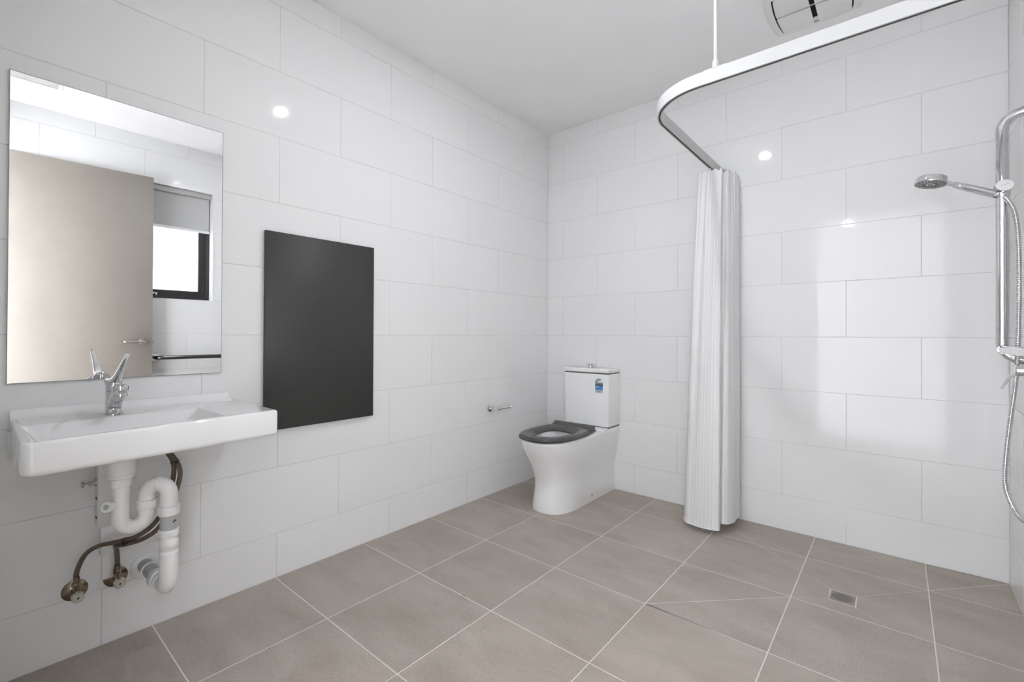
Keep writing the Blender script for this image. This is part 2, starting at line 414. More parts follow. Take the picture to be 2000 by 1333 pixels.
def floor_tile(poly, ds, org, tone):
    q = inset(poly, ds); c = org
    q0 = [(x-c[0], y-c[1]) for x, y in q]; q1 = inset(q0, [0.0005]*len(q0))
    b = MB().loft([[(x, y, -0.0035) for x, y in q0], [(x, y, -0.0004) for x, y in q0], [(x, y, 0) for x, y in q1]], cap0=False)
    me = b.mesh('tile', smooth=False); me.materials.append(MATS['floor_tile'])
    o = bpy.data.objects.new('tile', me); COL.objects.link(o); o.parent = floor; o.location = (c[0], c[1], 0); o.color = (tone, tone, tone, 1)
def split(poly, ds, p, q):
    """split convex polygon by the infinite line p-q"""
    d = Vector((q[0]-p[0], q[1]-p[1])); side = lambda a: d.x*(a[1]-p[1])-d.y*(a[0]-p[0])
    A, Bq, dA, dB = [], [], [], []
    n = len(poly)
    for i in range(n):
        a, b = poly[i], poly[(i+1) % n]; sa, sb = side(a), side(b)
        if sa >= 0: A.append(a); dA.append(ds[i])
        if sa <= 0: Bq.append(a); dB.append(ds[i])
        if sa*sb < 0:
            t = sa/(sa-sb); x = (a[0]+(b[0]-a[0])*t, a[1]+(b[1]-a[1])*t)
            if sa > 0: A.append(x); dA.append(GT); Bq.append(x); dB.append(ds[i])
            else: Bq.append(x); dB.append(GT); A.append(x); dA.append(ds[i])
    return (A, dA), (Bq, dB)
cuts = {}    # fall lines cut through whole tiles: (col, row) -> (p, q)
cuts[(5, 0)] = ((2.270, -0.308), (XR+0.0001, -0.0001))
cuts[(3, 2)] = ((1.818, -0.757), (1.3671, -1.2069))
cuts[(3, 0)] = (DR['TL'], (1.818, -0.477)); cuts[(3, 1)] = (DR['TL'], (1.818, -0.477))
for i in range(len(FX)-1):
    for j in range(len(FY)-1):
        x0, x1, y1, y0 = FX[i], FX[i+1], FY[j], FY[j+1]
        sq = [(x0, y0), (x1, y0), (x1, y1), (x0, y1)]
        ds = [GH if j < len(FY)-2 else 0.001, GH if i < len(FX)-2 else 0.0005, GH if j else 0.0005, GH if i else 0.0005]
        og = ((x0+x1)/2, (y0+y1)/2); tn = random.random()
        if (i, j) == (4, 1):
            a, c = (x0, -0.477), (2.140, y0)
            floor_tile([DR['TL'], a, (x0, y1), (x1, y1), DR['TR']], [GT, GH, GH, GT, 0.001], og, tn)
            floor_tile([DR['TL'], DR['BL'], (x0, y0), a], [0.001, GT, GH, GT], og, tn)
            floor_tile([DR['BL'], DR['BR'], c, (x0, y0)], [0.001, GT, GH, GT], og, tn)
            floor_tile([DR['TR'], (x1, y1), (x1, y0), c, DR['BR']], [GT, GH, GH, GT, 0.001], og, tn)
        elif (i, j) in cuts:
            for q, d in split(sq, ds, *cuts[(i, j)]):
                if len(q) > 2: floor_tile(q, d, og, tn)
        else: floor_tile(sq, ds, og, tn)

# cornice shadow line / silicone beads are thin enough to be the joint itself
# window -----------------------------------------------------------
w0, w1, z0, z1 = WIN
win = bpy.data.objects.new('window_1', None); COL.objects.link(win); win.location = (XR+0.12, (w0+w1)/2, z0)
struct(win, 'black framed frosted window set deep in the tiled wall')
rv = MB(); t = 0.012
rv.box(XR-0.002, XR+0.135, w0, w0+t, z0, z1); rv.box(XR-0.002, XR+0.135, w1-t, w1, z0, z1)
rv.box(XR-0.002, XR+0.135, w0+t, w1-t, z1-0.032, z1); rv.box(XR-0.002, XR+0.135, w0+t, w1-t, z0, z0+0.008)
rv.build('reveal', 'trim_white', win, smooth=False)
fx0, fx1 = XR+0.085, XR+0.135
def ring_frame(x0, x1, y0, y1, za, zb, t):
    b = MB()
    b.box(x0, x1, y0, y0+t, za, zb); b.box(x0, x1, y1-t, y1, za, zb); b.box(x0, x1, y0+t, y1-t, za, za+t); b.box(x0, x1, y0+t, y1-t, zb-t, zb); return b
ring_frame(fx0, fx1, w0+t, w1-t, z0+0.008, z1-0.032, 0.030).build('outer_frame', 'black_aluminium', win, smooth=False)
sash = ring_frame(fx0+0.012, fx1, w0+t+0.030, w1-t-0.030, z0+0.038, z1-0.062, 0.050).build('sash', 'black_aluminium', win, smooth=False)
MB().box(fx0+0.030, fx0+0.036, w0+0.08, w1-0.08, z0+0.08, z1-0.10).build('pane', 'frosted_glass', win, smooth=False)
h = MB().box(fx0-0.006, fx0+0.012, -2.06, -1.985, z0+0.048, z0+0.062); h.tube([(fx0-0.004, -2.0, z0+0.055), (fx0-0.018, -2.0, z0+0.052), (fx0-0.02, -1.995, z0+0.035)], 0.006, 10)
attach(h.build('latch', 'chrome'), win)

# door -------------------------------------------------------------
def door():
    hx, hy, a = 2.535, -3.02, math.radians(4.3)
    t = bpy.data.objects.new('door_1', None); COL.objects.link(t); t.location = (hx, hy, 0.012)
    struct(t, 'tall pale timber veneer door standing open against the right wall')
    Rm = Matrix.Translation((hx, hy, 0.012)) @ Matrix.Rotation(a, 4, 'Z')
    def part(name, b, m, **k):
        me = b.mesh(name, **k); me.transform(Rm); return link(name, me, m, t)
    part('leaf', MB().box(-0.0, 0.036, 0.0, 0.972, 0, 2.36), 'door_veneer', bevel=(0.0015, 2))
    # lever set, local: room face at x=0, handle towards -x
    hyl, hz = 0.912, 1.03
    part('rose', MB().lathe([(0.001, -0.0), (0.027, 0.0), (0.027, 0.006), (0.024, 0.009), (0.012, 0.010), (0.0, 0.010)], (0, hyl, hz), (-1, 0, 0)), 'nickel_satin')
    part('lever', MB().tube(fillet([(-0.008, hyl, hz), (-0.058, hyl, hz), (-0.058, hyl-0.118, hz), (-0.022, hyl-0.120, hz)], [0.018, 0.012]), 0.0095, 14), 'nickel_satin')
    part('latch', MB().box(0.008, 0.024, 0.972, 0.982, hz-0.012, hz+0.012), 'nickel_satin', bevel=(0.002, 2))
    for zz in (0.2, 1.2, 2.15):
        part('hinge', MB().cyl((-0.006, -0.004, zz-0.05), (-0.006, -0.004, zz+0.05), 0.007, n=12), 'brushed_steel')
door()
# door frame
jf = MB(); jf.box(DOOR[0]-0.01, DOOR[0]+0.02, YF-0.11, YF+0.004, 0, DOOR[2]); jf.box(DOOR[1]-0.004, DOOR[1]+0.012, YF-0.11, YF+0.004, 0, DOOR[2]); jf.box(DOOR[0]-0.01, DOOR[1]+0.012, YF-0.11, YF+0.004, DOOR[2]-0.02, DOOR[2]+0.012)
struct(jf.build('trim_1', 'trim_white', smooth=False), 'white painted frame around the doorway')

# hallway seen only as light and reflections through the doorway, stretched sideways to hide the fill lamps
def hall():
    x0, x1, y0, y1 = -2.8, 3.1, -5.6, YF-0.1
    struct(MB().box(x0-0.1, x0, y0, y1, 0, ZC).build('wall_hall_left', 'plaster', smooth=False), 'white plaster hallway wall beyond the doorway on the basin side')
    struct(MB().box(x1, x1+0.1, y0, y1, 0, ZC).build('wall_hall_right', 'plaster', smooth=False), 'white plaster hallway wall beyond the doorway on the window side')
    struct(MB().box(x0-0.1, x1+0.1, y0-0.1, y0, 0, ZC).build('wall_hall_end', 'plaster', smooth=False), 'white plaster wall at the far end of the hallway')
    struct(MB().box(x0-0.1, x1+0.1, y0-0.1, y1, ZC, ZC+0.06).build('ceiling_hall', 'plaster', smooth=False), 'white painted hallway ceiling')
    struct(MB().box(x0-0.1, x1+0.1, y0-0.1, y1, -0.06, -0.001).build('floor_hall', 'plaster', smooth=False), 'unseen hallway floor, made pale to bounce light up through the doorway')  # pale colour chosen to bounce light onto the bathroom ceiling
    struct(MB().box(x0-0.1, -0.1, y1, y1+0.1, 0, ZC).build('wall_hall_near', 'plaster', smooth=False), 'long white plaster hallway wall running on from the doorway')
    struct(MB().box(XR+0.14, x1+0.1, y1, y1+0.1, 0, ZC).build('wall_hall_return', 'plaster', smooth=False), 'short white plaster return beside the doorway in the hallway')
hall()

# downlights, plus two unseen hall lamps added for fill -------------------------------------------------------
def downlight(name, x, y, r, lens, label):
    t = thing(name, label, 'downlight', (x, y, ZC))
    MB().lathe([(r+0.002, -0.004), (r+0.012, -0.005), (r+0.014, -0.003), (r+0.014, 0.0), (r+0.002, 0.0)], (x, y, ZC), n=40, cap=False).build('trim_ring', 'trim_white', t)
    n = 40
    MB().add([(x+r*math.cos(2*PI*i/n), y+r*math.sin(2*PI*i/n), ZC-0.0035) for i in range(n)], [tuple(range(n-1, -1, -1))]).build('lens', lens, t, smooth=False)
downlight('downlight', 1.26, -1.565, 0.031, 'lamp_lens', 'round recessed downlight in the middle of the ceiling')
downlight('downlight', 1.62, -5.05, 0.028, 'far_lamp_lens', 'small round downlight in the hallway ceiling, in line with the doorway')
downlight('downlight', -0.90, -3.46, 0.075, 'hall_fill_lens', 'large unseen fill lamp added in the hallway ceiling, nearer to the doorway')  # added fill, placed so no direct beam enters the room
downlight('downlight', -2.00, -3.46, 0.075, 'hall_fill_lens', 'large unseen fill lamp added in the hallway ceiling, further along from the doorway')

# ------------------------------------------------------------------ mirror and dark panel
t = thing('wall_mirror', 'frameless rectangular mirror on the wall above the basin', 'mirror', (0.003, -2.638, 0.947))
me = MB().box(0.001, 0.0062, -2.9405, -2.336, 0.947, 1.951).mesh('glass_edge', smooth=False); link('glass_edge', me, 'glass_rim', t)
MB().add([(0.0064, -2.9385, 0.949), (0.0064, -2.338, 0.949), (0.0064, -2.338, 1.949), (0.0064, -2.9385, 1.949)], [(0, 1, 2, 3)]).build('silvered_face', 'mirror_silver', t, smooth=False)

t = thing('wall_board', 'charcoal upright board fixed flat to the wall right of the basin', 'board', (0.009, -1.896, 0.675))
link('panel', rbox_mesh('panel', 0.006, 0.0215, -2.171, -1.620, 0.676, 1.572, 0.0006, 1), 'charcoal_board', t)
MB().box(0.0, 0.0065, -2.163, -1.628, 0.684, 1.564).build('backing', 'charcoal_edge', t, smooth=False)

# ------------------------------------------------------------------ basin
def basin():
    t = thing('wash_basin', 'white ceramic wall-hung basin with a flat shelf on its right end', 'basin', (0.0, -2.61, 0.72))
    LB, RB, RF, LF = (0.0, -2.933), (0.0, -2.291), (0.446, -2.291), (0.512, -2.936)
    def sc(p, d):   # shrink outline by d towards the middle, back stays on the wall
        return rquad([(LB[0], LB[1]+d), (RB[0], RB[1]-d), (RF[0]-d, RF[1]-d), (LF[0]-d, LF[1]+d)], [0.004, 0.004, max(0.012-d*0.3, 0.003), max(0.022-d*0.3, 0.004)], 6)
    def lowz(x, z): return z - 0.040*max(0, 1-x/0.47)
    rings = []
    def ring(d, z, lower=False):
        rings.append([(x, y, lowz(x, z) if lower else z) for x, y in sc(None, d)])
    for k in range(5):                    # underside edge, rounded
        a = PI/2*k/4; ring(0.014*(1-math.sin(a)), 0.746+0.014*(1-math.cos(a)), True)
    ring(0.0, 0.79, False)
    for k in range(5):                    # rim edge, rounded
        a = PI/2*k/4; ring(0.009*(1-math.cos(a)), 0.826+0.009*math.sin(a))
    def hole(d, z):
        q = rquad([(0.192+d, -2.916+d), (0.166+d, -2.463-d), (0.431-d, -2.463-d), (0.494-d, -2.916+d)], [0.012, 0.012, 0.012, 0.014], 6)
        return [(x, y, z) for x, y in q]
    rings.append(hole(-0.004, 0.835)); rings.append(hole(0.0, 0.8335)); rings.append(hole(0.003, 0.829))
    # bowl: sloping right end, flatter back
    def bowl(s, z):
        q = rquad([(0.195+0.05*s, -2.913+0.05*s), (0.169+0.075*s, -2.466-0.11*s), (0.428-0.03*s, -2.466-0.11*s), (0.491-0.05*s, -2.913+0.05*s)], [0.014+0.02*s]*4, 6)
        return [(x, y, z) for x, y in q]
    rings.append(bowl(0.45, 0.795)); rings.append(bowl(0.8, 0.770)); rings.append(bowl(1.0, 0.764))
    MB().loft(rings).build('bowl', 'ceramic', t, angle=40)
    # upstand along the wall
    prof = [(0.001, 0.834), (0.001, 0.862), (0.004, 0.865), (0.014, 0.864), (0.024, 0.852), (0.034, 0.842), (0.048, 0.8375), (0.060, 0.8352), (0.060, 0.834)]
    MB().loft([[(x, yy, z) for x, z in prof] for yy in (-2.932, -2.312)]).build('upstand', 'ceramic', t, angle=50)
    MB().lathe([(0.0, 0.7655), (0.026, 0.7655), (0.03, 0.7648), (0.03, 0.7638)], (0.315, -2.71, 0), n=28).build('waste_grate', 'chrome', t)
    # boss below the bowl
    MB().lathe([(0.075, 0.752), (0.060, 0.735), (0.046, 0.722), (0.040, 0.715), (0.02, 0.715)], (0.30, -2.707, 0), n=32).build('waste_boss', 'ceramic', t)
    # wall mounting lug on the left end
    link('mounting_lug', rbox_mesh('mounting_lug', 0.0, 0.030, -2.938, -2.918, 0.705, 0.80, 0.003, 2), 'plastic_white', t)
    # maker's name on the deck, in front of the tap, read from the room
    M = Matrix.Translation((0.1635, -2.682, 0.8353)) @ Matrix.Rotation(PI/2, 4, 'Z')
    link('lettering', text_mesh('lettering', 'CAROMA', 0.0105, M), 'ink', t, 'small dark lettering')
    return t
basin()

def tap():
    x, y, z = 0.125, -2.698, 0.835
    t = thing('basin_mixer_tap', 'chrome basin mixer tap with a long raised lever', 'tap', (x, y, z))
    MB().lathe([(0.0, 0), (0.0275, 0), (0.0275, 0.005), (0.0245, 0.008), (0.0225, 0.009)], (x, y, z)).build('base_ring', 'chrome', t)
    MB().lathe([(0.0225, 0.008), (0.0225, 0.078), (0.0215, 0.080)], (x, y, z), cap=True).build('body', 'chrome', t)
    # cap with a slanted top
    n = 32; rings = []
    for r, h, sl in ((0.0215, 0.0805, 0), (0.0228, 0.082, 0), (0.0228, 0.112, 0.25), (0.021, 0.118, 0.30), (0.012, 0.123, 0.3), (0.001, 0.124, 0.3)):
        rings.append([(x+r*math.cos(2*PI*i/n), y+r*math.sin(2*PI*i/n), z+h-sl*r*math.cos(2*PI*i/n)*0.6) for i in range(n)])
    MB().loft(rings).build('cap', 'chrome', t)
    # spout: flattened section rising forward
    def sweep(path, wh, n=20):
        P = [Vector(p) for p in path]; rings = []
        for i, p in enumerate(P):
            d = (P[min(i+1, len(P)-1)]-P[max(i-1, 0)]).normalized(); side = Vector((0, 1, 0)); up = d.cross(side)*-1
            w, hh = wh[i]
            rings.append([p+side*(w*math.copysign(abs(math.cos(a))**0.7, math.cos(a)))+up*(hh*math.copysign(abs(math.sin(a))**0.7, math.sin(a))) for a in [2*PI*k/n for k in range(n)]])
        return MB().loft(rings)
    sp = smooth_path([(x+0.005, y, z+0.030), (x+0.035, y, z+0.048), (x+0.075, y, z+0.076), (x+0.104, y, z+0.090)], 5)
    m = len(sp); sweep(sp, [(0.018+0.001*math.sin(PI*i/m), 0.017-0.006*i/m) for i in range(m)]).build('spout', 'chrome', t)
    MB().lathe([(0.0, 0.108), (0.018, 0.108), (0.0225, 0.104), (0.0230, 0.085), (0.021, 0.081), (0.0195, 0.079), (0.0195, 0.071), (0.0175, 0.070), (0.0, 0.070)], (x+0.106, y, z)).build('aerator_housing', 'chrome', t)
    MB().lathe([(0.0, 0.0695), (0.0155, 0.0695), (0.0155, 0.0705)], (x+0.106, y, z)).build('aerator', 'black_rubber_and_shade', t)
    lp = smooth_path([(x-0.012, y, z+0.112), (x+0.024, y, z+0.117), (x+0.066, y, z+0.134), (x+0.116, y, z+0.162), (x+0.158, y, z+0.186), (x+0.185, y, z+0.200), (x+0.197, y, z+0.208)], 5)
    m = len(lp); wh = []
    for i in range(m):
        s = i/(m-1)
        wh.append((0.0185*(1-s)**2.6+0.0050+0.0012*s**4, 0.0075*(1-s)**2.5+0.0042))
    sweep(lp, wh).build('lever', 'chrome', t)
    MB().lathe([(0.0, 0), (0.0016, 0), (0.0016, 0.016), (0.0026, 0.018), (0.0, 0.020)], (x+0.070, y, z+0.086), n=12).build('pop_up_rod', 'chrome', t)
tap()

# ------------------------------------------------------------------ plumbing under the basin
def plumbing():
    wx, wy = 0.300, -2.707
    t = thing('basin_waste_trap', 'white plastic trap and waste pipe under the basin', 'waste pipe', (0.0, -2.59, 0.235))
    MB().lathe([(0.036, 0.722), (0.0375, 0.716), (0.0375, 0.672), (0.035, 0.668), (0.037, 0.666), (0.037, 0.660), (0.030, 0.656)], (wx, wy, 0), n=36).build('waste_cup', 'plastic_pipe', t)
    def nut(p, ax, r, hgt, name='union_nut'):
        b = MB(); n = 40; o = Vector(p); a = Vector(ax).normalized(); u, w = b.frame(a)
        def R(rr, h, lob): return [o+a*h+(u*math.cos(2*PI*i/n)+w*math.sin(2*PI*i/n))*(rr*(1.0+(0.05 if (lob and (i//4) % 2 == 0) else 0))) for i in range(n)]
        b.loft([R(r*0.96, 0, False), R(r, 0.002, True), R(r, hgt-0.002, True), R(r*0.95, hgt, False)]); return b.build(name, 'plastic_pipe', t, angle=30)
    nut((wx, wy, 0.630), (0, 0, 1), 0.0285, 0.028)
    l2y = wy+0.066; p3 = (0.345, -2.592)
    # U bend
    MB().tube(fillet([(wx, wy, 0.632), (wx, wy, 0.495), (wx, l2y, 0.495), (wx, l2y, 0.552)], [0.0325, 0.0325], 10), 0.0225, 22).build('u_bend', 'plastic_pipe', t, angle=50)
    br = MB().tube([(wx+0.004, wy-0.012, 0.572), (wx+0.026, wy-0.034, 0.580)], 0.0125, 18)
    br.cyl((wx+0.024, wy-0.032, 0.5795), (wx+0.031, wy-0.039, 0.582), 0.0165, n=8); br.build('clean_out_spigot', 'plastic_pipe', t)
    MB().cyl((wx+0.0305, wy-0.0385, 0.5818), (wx+0.0315, wy-0.0395, 0.5822), 0.008, n=16).build('spigot_bore', 'plastic_grey', t)
    nut((wx, l2y, 0.545), (0, 0, 1), 0.0285, 0.028)
    # swan neck over to the outlet
    top = 0.620
    MB().tube(fillet([(wx, l2y, 0.565), (wx, l2y, top), (p3[0], p3[1], top), (p3[0], p3[1], 0.545)], [0.033, 0.033], 10), 0.0235, 22).build('swan_neck', 'plastic_pipe', t, angle=50)
    mid = ((wx+p3[0])/2, (l2y+p3[1])/2, top); dv = Vector((p3[0]-wx, p3[1]-l2y, 0)).normalized()
    b = MB(); b.cyl(Vector(mid)-dv*0.004, Vector(mid)+dv*0.0035, 0.0262, n=28); b.build('neck_collar', 'plastic_pipe', t)
    x3, y3 = p3
    nut((x3, y3, 0.520), (0, 0, 1), 0.0295, 0.030)
    MB().cyl((x3, y3, 0.475), (x3, y3, 0.522), 0.0245, n=28).build('grey_sleeve', 'plastic_grey', t, 'grey sleeve between two white nuts')
    for k, (dy, zz, hh) in enumerate(((0.004, 0.500, 0.006), (0.009, 0.502, 0.005), (0.013, 0.5015, 0.006))):
        a = math.atan2(dy, -0.0) if False else 0.25+0.16*k
        c = (x3+0.0246*math.cos(a), y3+0.0246*math.sin(a)); MB().box(c[0]-0.0008, c[0]+0.0008, c[1]-0.0014, c[1]+0.0014, zz-hh/2, zz+hh/2).build('printed_mark', 'ink', t, smooth=False)
    nut((x3, y3, 0.450), (0, 0, 1), 0.0270, 0.024)
    prof = [(0.0225, 0.455), (0.0225, 0.440), (0.0265, 0.436), (0.0265, 0.412), (0.0255, 0.411), (0.0255, 0.400), (0.0262, 0.399)]
    for k in range(16):
        zz = 0.396-0.0045*k; prof += [(0.0262, zz), (0.0256, zz-0.0022)]
    prof += [(0.0255, 0.322)]
    MB().lathe(prof, (x3, y3, 0), n=36).build('ribbed_sleeve', 'plastic_pipe', t, angle=60)
    ze, zf = 0.281, 0.240          # the outlet falls a little towards the wall
    wp = Vector((0.0, -2.584, zf)); ep = Vector((x3, y3, ze)); dr = (wp-ep).normalized()
    q0 = ep+dr*0.115
    MB().tube(fillet([(x3, y3, 0.330), tuple(ep), tuple(q0)], 0.040, 12), 0.0255, 26).build('outlet_elbow', 'plastic_pipe', t, angle=50)
    MB().cyl(ep+dr*0.075, ep+dr*0.083, 0.0280, n=28).build('elbow_collar', 'plastic_pipe', t)
    nut(tuple(ep+dr*0.150), tuple(-dr), 0.0300, 0.042)
    MB().cyl(wp, ep+dr*0.12, 0.0240, n=28).build('wall_pipe', 'plastic_grey', t, 'grey pipe stub entering the wall')
    MB().cyl(wp-dr*0.085, wp-dr*0.093, 0.0275, n=28).build('pipe_bead', 'plastic_white', t)
    MB().lathe([(0.024, 0.012), (0.030, 0.0115), (0.044, 0.006), (0.047, 0.0), (0.02, 0.0)], (0.0, -2.582, zf-0.006), (1, 0, 0), n=36).build('wall_flange', 'plastic_white', t)

    # cover box behind the pipes
    c = thing('pipe_cover', 'white folded metal cover box on the wall behind the trap', 'cover', (0.0, -2.63, 0.24))
    link('upper_box', rbox_mesh('upper_box', 0.0, 0.058, -2.726, -2.52, 0.437, 0.735, 0.0012, 1), 'painted_steel', c)
    link('lower_plate', rbox_mesh('lower_plate', 0.0, 0.050, -2.716, -2.528, 0.334, 0.4365, 0.0012, 1), 'painted_steel', c)
    link('foot_plate', rbox_mesh('foot_plate', 0.0135, 0.020, -2.708, -2.677, 0.238, 0.3345, 0.0008, 1), 'painted_steel', c)
    for zz in (0.672, 0.534, 0.468):
        MB().box(0.020, 0.040, -2.7275, -2.7255, zz-0.0035, zz+0.0035).build('slot_shade', 'black_rubber_and_shade', c, smooth=False)  # black bars painting the shade inside the cover's openings
    b = MB().cyl((0.030, -2.7262, 0.590), (0.030, -2.731, 0.590), 0.013, n=20).build('screw_flange', 'brushed_steel', c)
    kn = MB().lathe([(0.006, 0.0), (0.006, 0.018), (0.003, 0.019), (0.003, 0.027), (0.009, 0.029), (0.011, 0.033), (0.009, 0.036), (0.0, 0.037)], (0.030, -2.730, 0.590), (0, -1, 0), n=20).build('wing_screw', 'brushed_steel', c)

    # stop valves
    def valve(y, zz, label, cut=False):
        v = thing('stop_valve', label, 'valve', (0.0, y, zz), 'angle stop valves under the basin')
        MB().lathe([(0.010, 0.013), (0.018, 0.012), (0.028, 0.008), (0.034, 0.004), (0.035, 0.0), (0.005, 0.0)], (0.0, y, zz), (1, 0, 0), n=36).build('wall_flange', 'brown_metal', v)
        b = MB(); b.cyl((0.010, y, zz), (0.046, y, zz), 0.0105, n=20)
        b.cyl((0.028, y, zz), (0.028, y, zz+0.026), 0.0095, n=20); b.build('body', 'brown_metal', v)
        MB().cyl((0.028, y, zz+0.022), (0.028, y, zz+0.037), 0.0118, n=6).build('hose_nut', 'brown_metal', v, smooth=False)
        MB().cyl((0.044, y, zz), (0.060, y, zz), 0.0085, n=8).build('spindle', 'chrome', v)
        n = 48; hb = MB(); rr = []
        for r, h in ((0.013, 0.058), (0.0165, 0.060), (0.0165, 0.076), (0.0145, 0.079)):
            rr.append([(h, y+r*math.cos(2*PI*i/n)*(1+(0.035 if (i//3) % 2 else 0)), zz+r*math.sin(2*PI*i/n)*(1+(0.035 if (i//3) % 2 else 0))) for i in range(n)])
        hb.loft(rr).build('handwheel', 'brass_knob', v, angle=25)
        MB().cyl((0.0785, y, zz), (0.0796, y, zz), 0.0032, n=12).build('screw', 'black_rubber_and_shade', v)
    valve(-2.776, 0.226, 'stop valve with a round brown flange, furthest from the waste outlet')
    valve(-2.668, 0.230, 'stop valve with its flange half hidden by the narrow white plate')

    # hoses
    A = [(0.028, -2.776, 0.258), (0.030, -2.774, 0.300), (0.045, -2.757, 0.352), (0.080, -2.730, 0.383), (0.125, -2.700, 0.398), (0.150, -2.672, 0.405),
         (0.180, -2.640, 0.418), (0.205, -2.600, 0.455), (0.220, -2.572, 0.520), (0.215, -2.550, 0.600), (0.205, -2.550, 0.660), (0.180, -2.580, 0.712), (0.150, -2.630, 0.738)]
    Bp = [(0.028, -2.668, 0.262), (0.034, -2.669, 0.300), (0.060, -2.676, 0.345), (0.100, -2.686, 0.377), (0.128, -2.682, 0.385), (0.153, -2.663, 0.391),
          (0.188, -2.626, 0.406), (0.215, -2.590, 0.440), (0.238, -2.565, 0.510), (0.236, -2.536, 0.600), (0.220, -2.540, 0.655), (0.190, -2.570, 0.705), (0.165, -2.610, 0.738)]
    for P, lab in ((A, 'brown flexible water hose rising in a wide arc from the outer stop valve'), (Bp, 'brown flexible water hose bending up from the stop valve behind the narrow plate')):
        h = thing('water_hose', lab, 'hose', P[0], 'flexible hoses under the basin')
        MB().tube(smooth_path(P, 8), 0.0075, 14).build('tube', 'hose_brown', h, angle=60)
        d0 = Vector(P[1])-Vector(P[0]); MB().cyl(P[0], Vector(P[0])+d0.normalized()*0.022, 0.0088, n=18).build('ferrule', 'brown_metal', h)
    def tie(p, d, label):
        p = Vector(p); d = Vector(d).normalized(); b = MB(); u, w = b.frame(d)
        ring = [p+(u*math.cos(2*PI*k/20)*0.0125+w*math.sin(2*PI*k/20)*0.0115) for k in range(21)]
        o = b.tube(ring, 0.0024, 8, cap=False)
        o.box(p.x-0.004+0.012, p.x+0.004+0.012, p.y-0.004, p.y+0.004, p.z-0.004, p.z+0.004)
        tag(o.build('cable_tie', 'black_rubber_and_shade'), label, 'cable tie')
    tie((0.151, -2.668, 0.3995), Vector(A[6])-Vector(A[4]), 'black cable tie bundling the two hoses below the trap')
    tie((0.2125, -2.545, 0.6575), Vector(A[11])-Vector(A[9]), 'black cable tie round the hoses close under the basin')
plumbing()

